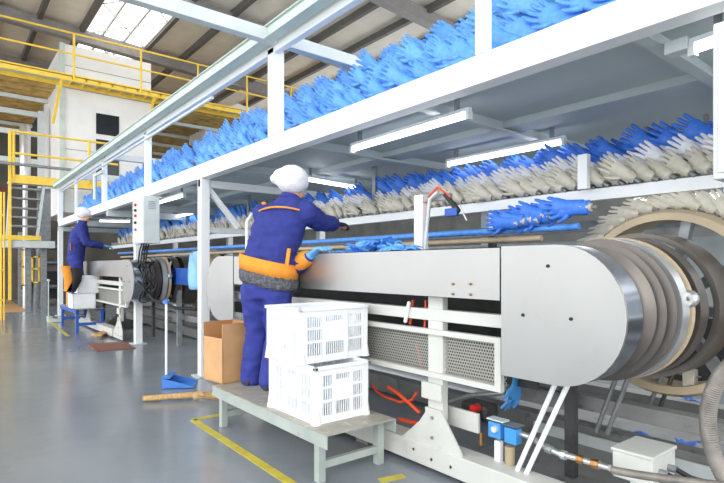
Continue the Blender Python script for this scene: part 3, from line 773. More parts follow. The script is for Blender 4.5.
tr = thing('drip_tray', (2.3, 1, 0), 'oily grey drip tray lying under the large chain wheel', 'tray')
MB().box((2.32, -.6, .04), (3.08, 2.0, .055)).build('pan', 'greybase', tr)
MB().box((3.06, -.6, .04), (3.08, 2.0, .12)).build('lip', 'greywhite', tr)
MB().box((3.4, -1, .015), (4.2, 3, .03)).build('pan', 'greybase', tr)

def rod(p, q, r, m, label):
    tag(MB().tube([p, q], r, 10).build('prop_rod', m, smooth=60), label, 'rod', 'prop rods under the wheel')
def R2(px0, py0, px1, py1_, x): return at(px0, py0, X=x), at(px1, py1_, X=x)
rod(*R2(556, 382, 516, 473, 2.2), .012, 'beam', 'white prop rod under the round end cover, the one nearer the blue valves')
rod(*R2(570, 380, 525, 476, 2.2), .012, 'beam', 'white prop rod under the round end cover, the one farther from the blue valves')
rod(*R2(616, 378, 596, 432, 2.75), .012, 'galv', 'thin grey rod under the wheel, the steeper of the first pair')
rod(*R2(628, 378, 607, 434, 2.75), .012, 'galv', 'thin grey rod under the wheel, second of the first pair')
rod(*R2(668, 362, 648, 408, 3.1), .011, 'galv', 'thin grey rod beyond the wheel beside the small valve block')
rod(*R2(679, 360, 659, 410, 3.1), .011, 'steeldark', 'thin dark rod beyond the wheel beside the small valve block')

# pneumatics
fr_ = thing('air_regulator', at(490, 452, X=2.2), 'blue faced air regulator on the base rail beside the gusset plate', 'regulator')
def bx(px0, py0, px1, py1_, x, d, name, m, par, bev=.004):
    a = at(px0, py0, X=x); b = at(px1, py1_, X=x); zc3 = sorted((a.z, b.z))
    return MB().box((x, min(a.y, b.y), zc3[0]), (x + d, max(a.y, b.y), zc3[1])).build(name, m, par, bev=bev)
rgb_ = bx(488, 421, 500, 440, 2.2, .05, 'body', 'labelblue', fr_)
q = at(494, 429.5, X=2.19); MB().lathe_x([(2.185, 0), (2.185, .016), (2.2, .018)], q.y, q.z, 16).build('gauge', 'white', rgb_, smooth=40)
bx(486, 419, 503, 422, 2.2, .06, 'cap', 'greywhite', fr_)
bx(494, 440, 500, 466, 2.22, .03, 'stand', 'beam', fr_)
fb = thing('air_filter', at(510, 452, X=2.2), 'blue air filter with an amber bowl next to the regulator', 'filter')
bx(504, 427, 516, 446, 2.2, .05, 'body', 'labelblue', fb)
bx(503, 424.5, 517, 428, 2.19, .07, 'cap', 'galv', fb)
q = at(510, 446, X=2.23); q2 = at(510, 466, X=2.23)
MB().lathe_z([(q.z, .026), (q2.z + .01, .026), (q2.z, .016)], q.x, q.y, 16).build('bowl', 'clearbowl', fb, smooth=50)
pv = thing('pipe_run', at(560, 455, X=2.25), 'steel pipe run with brass couplings below the round end cover', 'pipe')
path = [at(x, y, X=2.24) for x, y in ((516, 432), (530, 437), (545, 447), (560, 454), (576, 458), (592, 463), (610, 468))]
MB().tube(path, .014, 12).build('pipe', 'silver', pv, smooth=60)
for i, (a, b) in enumerate(((1, 1.35), (2.1, 2.5), (3.1, 3.4), (4.1, 4.5), (5, 5.4))):
    p = path[int(a)].lerp(path[int(a) + 1], a % 1); q = path[int(b)].lerp(path[min(int(b) + 1, 6)], b % 1)
    MB().tube([p, q], .022, 8).build('coupling', ['galv', 'galv', 'silver', 'brass', 'brass'][i], pv, smooth=40)
jb = thing('junction_box', at(630, 470, X=2.3), 'white junction box with two black cable glands by the corrugated hose', 'box')
a = at(610, 447, Z=.27)
ja = at(637, 470, Z=.14)
JX, JY, JZ = 2.33, .955, .215
MB().box((JX, JY, JZ), (JX + .24, JY + .17, JZ + .115)).build('housing', 'white', jb, bev=.006)
MB().box((JX - .005, JY - .005, JZ + .115), (JX + .245, JY + .175, JZ + .13)).build('lid', 'white', jb, bev=.004)
for x in (JX + .02, JX + .18): MB().box((x, JY + .06, .0), (x + .04, JY + .1, JZ)).build('stand', 'greywhite', jb)
for x in (JX + .07, JX + .16):
    cg = MB().tube([(x, JY, JZ + .05), (x, JY - .035, JZ + .05)], .016, 10).build('cable_gland', 'galv', jb, smooth=40)
    MB().tube([(x, JY - .035, JZ + .05), (x + .02, JY - .1, JZ + .02), (x + .1, JY - .2, .1), (x + .25, JY - .35, .07)], .011, 8).build('cable', 'black', cg, smooth=60)
def corr_hose(pts, r, name, label, m='hose'):
    # smooth path, ribbed radius
    P = [Vector(p) for p in pts]; S = []
    for i in range(len(P) - 1):
        p0, p1, p2, p3 = P[max(i - 1, 0)], P[i], P[i + 1], P[min(i + 2, len(P) - 1)]
        for k in range(24):
            t = k / 24
            S.append(.5 * ((2 * p1) + (p2 - p0) * t + (2 * p0 - 5 * p1 + 4 * p2 - p3) * t * t + (3 * p1 - p0 - 3 * p2 + p3) * t ** 3))
    tag(MB().tube(S, [r * (1 + .12 * (i % 2)) for i in range(len(S))], 12).build(name, m, smooth=70), label, 'hose')
corr_hose([at(x, y, X=2.15) for x, y in ((760, 340), (724, 372), (711, 398), (708, 425), (714, 455), (730, 490))], .026, 'corrugated_hose', 'thick grey corrugated hose rising beside the white junction box')
corr_hose([at(x, y, X=2.12) for x, y in ((612, 470), (640, 475), (675, 480), (740, 488))], .015, 'corrugated_hose', 'thin grey corrugated hose along the floor below the junction box')
mb_ = thing('motor_bracket', at(460, 425, X=2.3), 'white dirty bracket plate with motor beside the gusset plate', 'bracket')
bx(441, 404, 478, 434, 2.235, .02, 'plate', 'white', mb_)
bx(460, 400, 486, 422, 2.35, .12, 'motor', 'darkgrey', mb_, bev=.02)
q = at(476, 408, X=2.33); MB().lathe_x([(2.3, 0), (2.3, .022), (2.35, .022)], q.y, q.z, 12).build('red_cap', 'red', mb_)
q = at(481, 432, X=2.28); MB().tube([q, q + Vector((0, -.0, -.07))], .014, 10).build('elbow', 'brass', mb_, smooth=50)
MB().tube([at(440, 405, X=2.35), at(470, 395, X=2.35), at(505, 393, X=2.4)], .012, 8).build('link_rod', 'galv', mb_, smooth=50)
vb = thing('valve_block', at(688, 380, X=3.1), 'small ivory valve block hanging behind the wheel', 'valve')
bx(682, 369, 694, 392, 3.1, .06, 'body', 'ivory', vb)
bx(678, 374, 700, 378, 3.12, .03, 'cross_pipe', 'galv', vb)
tag(bx(520, 386, 572, 412, 2.62, .03, 'mount_plate', 'greybase', None), 'grey oily mounting plate under the round end cover', 'plate')

# red hoses
def hose(pts, r, label, m='redhose'):
    tag(MB().tube(pts, r, 8).build('air_hose', m, smooth=70), label, 'hose')
hose([at(x, y, X=2.2) for x, y in ((373, 384), (376, 391), (385, 397), (400, 402), (412, 400), (417, 392))], .008, 'dark red air hose looping below the mesh guard')
hose([at(x, y, X=2.19) for x, y in ((388, 387), (396, 392), (408, 402), (420, 413))], .011, 'orange air hose running down behind the gusset plate')
hose([at(x, y, X=2.25) for x, y in ((399, 419), (410, 422), (418, 423))], .013, 'short orange hose lying on the base rail by the gusset plate')
hose([at(x, y, X=2.16) for x, y in ((413, 300), (412, 312), (410, 324))], .008, 'red hose hanging under the stainless panel next to the white spray handle')
hose([at(x, y, X=2.16) for x, y in ((425.5, 300), (425.5, 312), (424.5, 330))], .006, 'thin red hose hanging beside the white column')
hose([at(x, y, X=2.17) for x, y in ((416, 343), (419, 355), (422, 371))], .007, 'orange red hose seen through the mesh guard')
tag(MB().capsule([at(409, 303, X=2.12), at(405.5, 321, X=2.12)], [.011, .012]).build('spray_handle', 'beam', smooth=60), 'white spray handle hanging under the stainless panel', 'handle')

# ------------------------------------------------------------------ gloves lying about
def limp_mesh(seed, m):
    rnd = random.Random(seed); mb = MB(); hand_mesh(mb, .0, cuff=.07, spread=rnd.uniform(.5, 2))
    ph = rnd.uniform(0, 6)
    for i, v in enumerate(mb.v):
        x, y, z = v   # lay it flat: z -> along, x -> up
        up = x * .35 + .012 * math.sin(z * 34 + ph) + .01 * math.sin(y * 50 + ph * 2) + .012
        b = rnd.uniform(-.0015, .0015)
        ang = (z + .02) * rnd.choice((1,)) * (2.0 * math.sin(ph))
        mb.v[i] = Vector((z * math.cos(ang * .8) - y * math.sin(ang * .8), y * math.cos(ang * .8) + z * math.sin(ang * .8), max(.001, up + b)))
    o = mb.build('nitrile_glove', m, smooth=80); return o
gl = [limp_mesh(11 + i, ('glovelite', 'glovelite', 'glovelite', 'glove')[i]) for i in range(4)]
n = 0
first = [True] * 4
rnd = random.Random(5)
heap = []
for i in range(64):
    u = rnd.random(); y = 2.42 + u * .95; hgt = .125 * math.exp(-((y - 2.72) / .26) ** 2)
    x = rnd.uniform(2.25, 2.38); hgt *= 1 - .4 * abs(x - 2.31) / .07
    heap.append((x, y, 1.195 + rnd.random() * hgt + .008))
heap.sort(key=lambda p: p[2])
for i, p in enumerate(heap):
    k = i % 4
    if first[k]: o = gl[k]; first[k] = False
    else: o = gl[k].copy(); COL.objects.link(o)
    o.location = p; o.rotation_euler = (rnd.uniform(-.3, .3), rnd.uniform(-.25, .25), rnd.uniform(0, 6.28))
    tag(o, 'crumpled blue glove in the stripped heap on the belt beside the near worker', 'glove', 'stripped blue gloves heaped on the belt')
def single(p, label, rz, m='glovedark', s_=1.0, rx=0, ry=0):
    o = limp_mesh(int(rz * 100), m); o.location = p; o.rotation_euler = (rx, ry, rz); o.scale = (s_,) * 3; tag(o, label, 'glove')
single(at(687, 449, Z=.06), 'dark blue glove dropped beyond the junction box', .4)
single(at(641, 435, Z=.06), 'small blue glove lying on the oily floor tray', 2.0, s_=.6)
single(at(698, 402, Z=.17), 'blue glove dropped near the corrugated hose', 1.1, s_=.7)
single(at(598, 476, Z=.03), 'blue glove scrap on the floor under the pipe run', 2.9, s_=.5)
q = at(519, 394, X=2.42)
single((q.x, q.y, q.z + .06), 'blue glove hanging from the link rod under the round end cover', 1.3, 'labelblue', 1.0, ry=1.4)

# ------------------------------------------------------------------ bench
def bench(x0, x1, y0, y1, zt_, label, legm, topm, ld=.09):
    t = thing('work_bench', ((x0 + x1) / 2, (y0 + y1) / 2, 0), label, 'bench')
    MB().box((x0, y0, zt_ - .008), (x1, y1, zt_)).build('top', topm, t, bev=.002)
    MB().box((x0, y0, zt_ - .075), (x0 + .006, y1, zt_ - .008)).build('front_flange', legm, t)
    MB().box((x1 - .006, y0, zt_ - .075), (x1, y1, zt_ - .008)).build('rear_flange', legm, t)
    w = .045
    for x in (x0 + .012, x1 - w - .012):
        for y in (y0 + ld, y1 - ld - w):
            l = MB().box((x, y, 0), (x + w, y + w, zt_ - .01)).build('leg', legm, t, bev=.002)
    for y in (y0 + ld, y1 - ld - w): MB().box((x0 + .05, y + .005, .07 if zt_ < .35 else .12), (x1 - .05, y + .035, .11 if zt_ < .35 else .17)).build('stretcher', legm, t)
    return t
bp = at(328.4, 435.2, Z=.28); bq = at(211, 385.5, Z=.28)
BX0 = (bp.x + bq.x) / 2; BY0, BY1 = bp.y, bq.y; BX1 = 2.02
ba = thing  # noqa
ZBN = .28
bench(BX0, BX1, BY0, BY1, ZBN, 'low pale metal bench holding the near worker, the box and the white crates', 'benchleg', 'benchtop')
FB = .41
fa = at(77, 333, Z=0); fb2 = at(62, 326, Z=0)
FX0 = fa.x - .03; FX1 = FX0 + .46; FY0 = fa.y - .05; FY1 = fb2.y + .1
bench(FX0, FX1, FY0, FY1, FB, 'low bench with blue legs under the far worker', 'bluepaint', 'benchtop', ld=.04)

# ------------------------------------------------------------------ crates
def crate(name, lx, ly, h, label, cx, cy, z0, rz):
    """lx along its local X, ly along local Y"""
    t = thing(name, (0, 0, 0), label, 'crate', 'white plastic crates on the bench')
    mb = MB(); tk = .010; tp = .012
    def wall(L_, n_, org, ux, nv):
        # wall of length L_ along ux, centred at org, outward normal nv
        def bar(u0, u1, z0_, z1_, t0=0.0, t1=tk):
            c = Vector(org) + Vector(ux) * ((u0 + u1) / 2) - Vector(nv) * ((t0 + t1) / 2)
            sx = abs(ux[0]) * (u1 - u0) + abs(nv[0]) * (t1 - t0); sy = abs(ux[1]) * (u1 - u0) + abs(nv[1]) * (t1 - t0)
            mb.obox((c.x, c.y, (z0_ + z1_) / 2), (sx, sy, z1_ - z0_))
        hl = L_ / 2
        bar(-hl, hl, 0, h * .13); bar(-hl, hl, h * .84, h)                      # bottom skirt and top band
        bar(-hl, -hl + .045, 0, h - .002, -.0012, tk - .001); bar(hl - .045, hl, 0, h - .002, -.0012, tk - .001)                    # corners
        for z in (h * .36, h * .60): bar(-hl, hl, z, z + .014, .001, tk - .002)
        for i in range(1, n_):
            u = -hl + L_ * i / n_; bar(u - .011, u + .011, 0.001, h - .003, -.003, tk + .001)
        mid = (n_ - 1) // 2
        u0 = -hl + L_ * mid / n_; u1 = u0 + L_ / n_
        bar(u0, u1, h * .361, h * .74, .0022, tk - .003)                                    # blank label panel
        k = -hl + .05
        while k < hl - .05:
            bar(k, k + .0055, h * .1, h * .86, .002, .007); k += .0155
    wall(lx, 3, (0, -ly / 2, 0), (1, 0, 0), (0, -1, 0)); wall(lx, 3, (0, ly / 2, 0), (1, 0, 0), (0, 1, 0))
    wall(ly, 3, (-lx / 2, 0, 0), (0, 1, 0), (-1, 0, 0)); wall(ly, 3, (lx / 2, 0, 0), (0, 1, 0), (1, 0, 0))
    body = mb.build('lattice_wall', 'crate', t)
    rim = MB(); e = .012
    for s_ in (-1, 1):
        rim.obox((0, s_ * (ly / 2), h - .008), (lx + e * 2, .024, .02)); rim.obox((s_ * (lx / 2), 0, h - .008), (.024, ly + e * 2, .02))
    rim.build('rim', 'crate', t, bev=.004)
    bt_ = MB().obox((0, 0, .006), (lx - .01, ly - .01, .012)); bt_.build('bottom', 'crate', t)
    for sx in (-1, 1):
        for sy in (-1, 1):
            sk_ = MB(); cx_, cy_ = sx * (lx / 2 - .012), sy * (ly / 2 - .012); rr = []
            for zz, r_ in ((.0, .03), (.02, .026), (.09, .016), (h, .014)):
                rr.append([Vector((cx_ + r_ * math.cos(2 * PI * k / 10), cy_ + r_ * math.sin(2 * PI * k / 10), zz)) for k in range(10)])
            sk_.rings(rr)
            sk_.build('corner_post', 'crate', t, smooth=50)
    t.location = (cx, cy, z0); t.rotation_euler = (0, 0, rz); return t
c1 = at(315, 426, Z=ZBN)
crate('plastic_crate', .37, .52, .315, 'white slatted plastic crate standing directly on the bench, under another', c1.x + .19, c1.y + .262, ZBN, 0)
ZU = ZBN + .316
c2 = at(300.5, 365.5, Z=ZU)
crate('plastic_crate', .50, .36, .315, 'white slatted plastic crate on top of another, turned crosswise', c2.x + .245, c2.y + .195, ZU, math.radians(2))
def lumps(cx, cy, z0, lx, ly, h, seed, name, m, label, cat):
    rnd = random.Random(seed); mb = MB()
    for i in range(26):
        mb.ellipsoid((cx + rnd.uniform(-.5, .5) * (lx - .14), cy + rnd.uniform(-.5, .5) * (ly - .14), z0 + .065 + rnd.random() * (h - .13)), (.055, .055, .05), 10, 8)
    o = mb.fused(name, m, None, .014, 2, wrinkle=.004, wscale=30); tag(o, label, cat)
lumps(c2.x + .245, c2.y + .195, ZU + .014, .46, .32, .26, 3, 'plastic_bag', 'bag', 'pale blue bag of gloves filling the upper crate', 'bag')
lumps(c1.x + .19, c1.y + .262, ZBN + .014, .33, .47, .2, 4, 'plastic_bag', 'bag', 'pale blue bag of gloves inside the lower crate', 'bag')

# ------------------------------------------------------------------ cartons
def carton(p, wx, wy, h, rz, label, m='carton', flaps=True, printed=False):
    t = thing('carton', (0, 0, 0), label, 'box')
    tk = .006; mb = MB()
    mb.box((-wx / 2, -wy / 2, 0), (wx / 2, wy / 2, tk))
    mb.box((-wx / 2, -wy / 2, 0), (-wx / 2 + tk, wy / 2, h)).box((wx / 2 - tk, -wy / 2, 0), (wx / 2, wy / 2, h))
    mb.box((-wx / 2, -wy / 2, 0), (wx / 2, -wy / 2 + tk, h)).box((-wx / 2, wy / 2 - tk, 0), (wx / 2, wy / 2, h))
    mb.build('body', m, t)
    if flaps:
        MB().obox((-wx / 2 - .001, 0, h + .03), (.006, wy, .09), Matrix.Rotation(-.15, 3, 'Y')).build('flap', 'cartonin' if m == 'carton' else m, t)
        MB().obox((0, -wy / 2, h + .03), (wx, .006, .09), Matrix.Rotation(.1, 3, 'X')).build('flap', m, t)
    if printed:
        for k in range(3): MB().box((-wx / 2 - .002, -.08, h * (.35 + .18 * k)), (-wx / 2, .08 - .03 * k, h * (.40 + .18 * k))).build('print', 'paper', t)
    t.location = p; t.rotation_euler = (0, 0, rz); return t
# brown box: nearest bottom edge at photo (222,384)
cf = at(222.5, 384.5, Z=ZBN); cl_ = at(203.5, 379, Z=ZBN); cr_ = at(242, 380, Z=ZBN)
cz = .28
dirL = (cl_ - cf); dirR = (cr_ - cf)
t = thing('carton', (cf.x, cf.y, ZBN), 'open brown cardboard box on the end of the pale bench', 'box')
LL = .30; LR = .27
uL = dirL.normalized(); uR = Vector((-uL.y, uL.x, 0));
if uR.dot(dirR) < 0: uR = -uR
hb = .44
def quadwall(p, u, L_, nrm, z0, z1, name, m):
    a = p; b = p + u * L_
    MB().prism([(a.x, a.y, z0), (b.x, b.y, z0), (b.x, b.y, z1), (a.x, a.y, z1)], nrm * .006).build(name, m, t)
LL = min(dirL.length, .34); LR = .26
quadwall(cf, uL, LL, uR, ZBN, ZBN + hb * .76, 'front_side', 'carton')
quadwall(cf, uR, LR, uL, ZBN, ZBN + hb, 'side', 'carton')
quadwall(cf + uL * LL, uR, LR, -uL, ZBN, ZBN + hb, 'side', 'cartonin')
quadwall(cf + uR * LR, uL, LL, -uR, ZBN, ZBN + hb, 'back_side', 'cartonin')
MB().prism([cf + Vector((0, 0, .002)), cf + uL * LL + Vector((0, 0, .002)), cf + uL * LL + uR * LR + Vector((0, 0, .002)), cf + uR * LR + Vector((0, 0, .002))], (0, 0, .006)).build('bottom', 'carton', t)
# far bench boxes
yb_ = FY0
ra = at(84, 305, Y=FY0 + .3)
carton((at(82, 300, Y=FY0 + .28).x, FY0 + .28, FB), .36, .42, .26, .0, 'white printed carton standing on the blue-legged bench', 'whitecard', False, True)
carton((at(84, 300, Y=FY0 + .34).x + .02, FY0 + .30, FB + .262), .34, .38, .24, .05, 'open white carton on top of another on the blue-legged bench', 'whitecard', True, True)
carton((FX0 + .12, FY0 + .85, FB), .2, .3, .36, .0, 'small brown carton at the end of the blue-legged bench', 'carton', False)

# ------------------------------------------------------------------ floor things
bb0 = at(143, 400, Z=.02); bb1 = at(203, 396, Z=.03); bb2 = at(222, 393, Z=.03)
br_ = thing('straw_broom', bb0, 'straw broom lying on the floor behind the bench end', 'broom')
s_ = MB(); 
for k in range(9):
    o_ = Vector((0, .0, 0)); a = k / 9 * 2 * PI
    off = Vector((0, .014 * math.cos(a), .014 * math.sin(a) + .012))
    s_.tube([bb0 + off, bb0.lerp(bb1, .5) + off * 1.1, bb1 + off * 1.3], .009, 6)
s_.build('stick_bundle', 'straw', br_, smooth=60)
s2 = MB(); rnd = random.Random(2); dd = (bb1 - bb0).normalized(); sd = Vector((-dd.y, dd.x, 0))
for k in range(60):
    a = bb1 - dd * .06 + sd * rnd.uniform(-.03, .03) + Vector((0, 0, rnd.uniform(-.01, .02)))
    b = a + dd * rnd.uniform(.2, .42) + sd * rnd.uniform(-.1, .1); b.z = rnd.uniform(.006, .04)
    s2.tube([a, a.lerp(b, .5) + Vector((0, 0, .01)), b], .0035, 4)
s2.build('bristles', 'straw', br_)
MB().tube([bb1 - dd * .08, bb1 - dd * .04], .034, 10).build('binding', 'tan', br_, smooth=50)
def dustpan(p, label, m, hm, h, gm, rz):
    t = thing('long_dustpan', p, label, 'dustpan')
    x, y, _ = p
    q = MB()
    q.prism([(x - .02, y - .13, .004), (x + .26, y - .15, .004), (x + .26, y + .15, .004), (x - .02, y + .13, .004)], (0, 0, .006))
    q.prism([(x - .02, y - .13, .004), (x + .26, y - .15, .004), (x + .26, y - .15, .02), (x - .02, y - .13, .1)], (0, .006, 0))
    q.prism([(x - .02, y + .13, .004), (x + .26, y + .15, .004), (x + .26, y + .15, .02), (x - .02, y + .13, .1)], (0, -.006, 0))
    q.box((x - .026, y - .13, .004), (x - .018, y + .13, .11)); q.box((x - .03, y - .14, .1), (x + .05, y + .14, .112))
    o = q.build('pan', m, t)
    MB().tube([(x - .01, y, .1), (x - .01, y, h)], .012, 10).build('handle', hm, t, smooth=60)
    MB().tube([(x - .01, y - .07, h + .01), (x - .01, y + .07, h + .01)], .022, 10).build('grip', gm, t, smooth=60)
    t.rotation_euler = (0, 0, rz); return t
dp = at(171, 388, Z=0)
dustpan((dp.x, dp.y + .1, 0), 'blue long-handled dustpan standing by the gantry post', 'blueplastic', 'beam', .80, 'blueplastic', -.5)
dp = at(49, 322, Z=0)
dustpan((dp.x, dp.y, 0), 'pale green long-handled dustpan standing near the blue-legged bench', 'greenwhite', 'greenwhite', .85, 'greenwhite', .0)
ma, mb2, mc, md = [at(x, y, Z=.0) for x, y in ((97, 352), (136, 348.5), (124, 342.5), (87, 344.5))]
tag(MB().prism([(p.x, p.y, .001) for p in (ma, mb2, mc, md)], (0, 0, .012)).build('floor_mat', 'mat'), 'reddish brown mat lying flat on the grey floor', 'mat')
pts = [at(x, y, Z=.0) for x, y in ((104, 326), (128, 330), (150, 322), (120, 312))]
tag(MB().prism([(p.x, p.y, .001) for p in pts], (0, 0, .01)).build('rubber_sheet', 'darkmat'), 'dark sheet lying on the floor past the blue-legged bench', 'sheet')
for i, (x0, y0, x1, y1) in enumerate(((94, 334, 110, 331), (98, 337, 109, 330.5))):
    a, b = at(x0, y0, Z=.03), at(x1, y1, Z=.03); a.z = b.z = .02 + .035 * i
    tag(MB().beam(a, b, .1, .03).build('wood_offcut', 'wood'), ('flat wood offcut on the floor beside the blue bench legs', 'wood offcut laid across another near the blue bench legs')[i], 'wood')

# blue sheeting beyond the first post
p = at(168, 268, X=2.6); q = at(197, 286, X=2.6)
bt2 = thing('blue_trough', (2.6, q.y, .8), 'blue edged trough of the line behind the tall gantry post', 'trough')
y0_, y1_ = min(p.y, q.y), max(p.y, q.y)
MB().box((2.6, y0_ - .2, q.z), (2.63, y1_, p.z)).build('front_sheet', 'bluepaint', bt2)
MB().box((2.63, y0_ - .2, q.z), (3.0, y1_, q.z + .02)).build('floor_sheet', 'bluepaint', bt2)
for y in (y0_, y1_ - .3): MB().box((2.64, y, 0), (2.7, y + .06, q.z)).build('leg', 'galv', bt2)
dr = MB(); yy0 = at(201, 260, X=2.45).y; 
rings = []
for i in range(10):
    z = 1.32 - i * .05; ring = []
    for k in range(12):
        u = k / 11; ring.append(Vector((2.45 + .03 * math.sin(u * 9 + i * .3) + .01 * i * .3, yy0 - .1 + u * .5, z + .02 * math.sin(u * 6))))
    rings.append(ring)
dr.rings(rings, caps=False, closed=False)
o = dr.build('plastic_sheet', 'bluesheet', smooth=80); sm = o.modifiers.new('s', 'SOLIDIFY'); sm.thickness = .004
tag(o, 'light blue plastic sheet draped beside the tall gantry post', 'sheet')

# ------------------------------------------------------------------ people
def ell(c, a, b, ra, rb, n=18, sq=2.4):
    """superellipse ring about c in the plane of unit vectors a, b"""
    out = []
    for k in range(n):
        t = 2 * PI * k / n; x = math.cos(t); y = math.sin(t)
        out.append(Vector(c) + a * (ra * math.copysign(abs(x) ** (2 / sq), x)) + b * (rb * math.copysign(abs(y) ** (2 / sq), y)))
    return out

def glove_hand(mb, wrist, d, palm_up, side, s_=1.0, curl=.5):
    """five fingered hand: d = direction of the fingers, palm_up = back of hand, side = thumb side"""
    d = Vector(d).normalized(); n_ = Vector(palm_up); n_ = (n_ - d * n_.dot(d)).normalized(); sd = Vector(side); sd = (sd - d * sd.dot(d) - n_ * sd.dot(n_)).normalized()
    w = Vector(wrist)
    rings = []
    for l, a, b in ((-.03, .03, .025), (0, .03, .021), (.035, .039, .019), (.075, .043, .017), (.095, .04, .014)):
        rings.append(ell(w + d * l * s_, sd, n_, a * s_, b * s_, 12, 2.2))
    mb.rings(rings)
    for i, (o_, l) in enumerate(((.032, .07), (.011, .08), (-.011, .076), (-.031, .06))):
        b = w + (d * .088 + sd * o_) * s_; c = curl * (1 + .15 * i)
        d1 = (d - n_ * c * .5 + sd * o_ * 2).normalized(); d2 = (d - n_ * c * 1.3).normalized(); d3 = (d - n_ * c * 2.4).normalized()
        p1 = b + d1 * l * .45 * s_; p2 = p1 + d2 * l * .33 * s_; p3 = p2 + d3 * l * .25 * s_
        mb.capsule([b, p1, p2, p3], [.0105 * s_, .0098 * s_, .009 * s_, .0075 * s_], 8)
    b = w + (d * .025 + sd * .03) * s_; d1 = (d * .65 + sd * .75 - n_ * .3).normalized(); d2 = (d * .95 + sd * .3 - n_ * .35).normalized()
    mb.capsule([b, b + d1 * .04 * s_, b + d1 * .04 * s_ + d2 * .035 * s_], [.014 * s_, .0115 * s_, .009 * s_], 8)

def head_solids(mb, c, fwd, up, rt, s_=1.0):
    R = Matrix((rt, fwd, up)).transposed()
    L = lambda x, y, z: Vector(c) + R @ Vector((x, y, z)) * s_
    mb.ellipsoid(L(0, -.012, .03), (.074 * s_, .093 * s_, .088 * s_), 18, 12, R)
    mb.ellipsoid(L(0, .018, -.03), (.06 * s_, .072 * s_, .085 * s_), 16, 10, R)
    mb.ellipsoid(L(0, .062, -.085), (.028 * s_, .024 * s_, .022 * s_), 10, 8, R)         # chin
    mb.capsule([L(0, .085, .012), L(0, .104, -.024)], [.010 * s_, .0155 * s_], 10)          # nose
    for sx in (-1, 1):
        mb.ellipsoid(L(.076 * sx, -.008, -.01), (.011 * s_, .02 * s_, .032 * s_), 10, 8, R)  # ears
        mb.ellipsoid(L(.032 * sx, .083, .03), (.024 * s_, .012 * s_, .008 * s_), 8, 6, R)    # brow
        mb.ellipsoid(L(.04 * sx, .068, -.03), (.022 * s_, .02 * s_, .02 * s_), 8, 6, R)      # cheek
    mb.ellipsoid(L(0, .09, -.056), (.024 * s_, .01 * s_, .006 * s_), 8, 6, R)               # lips
    mb.ellipsoid(L(0, .088, -.067), (.02 * s_, .01 * s_, .006 * s_), 8, 6, R)
    return L, R

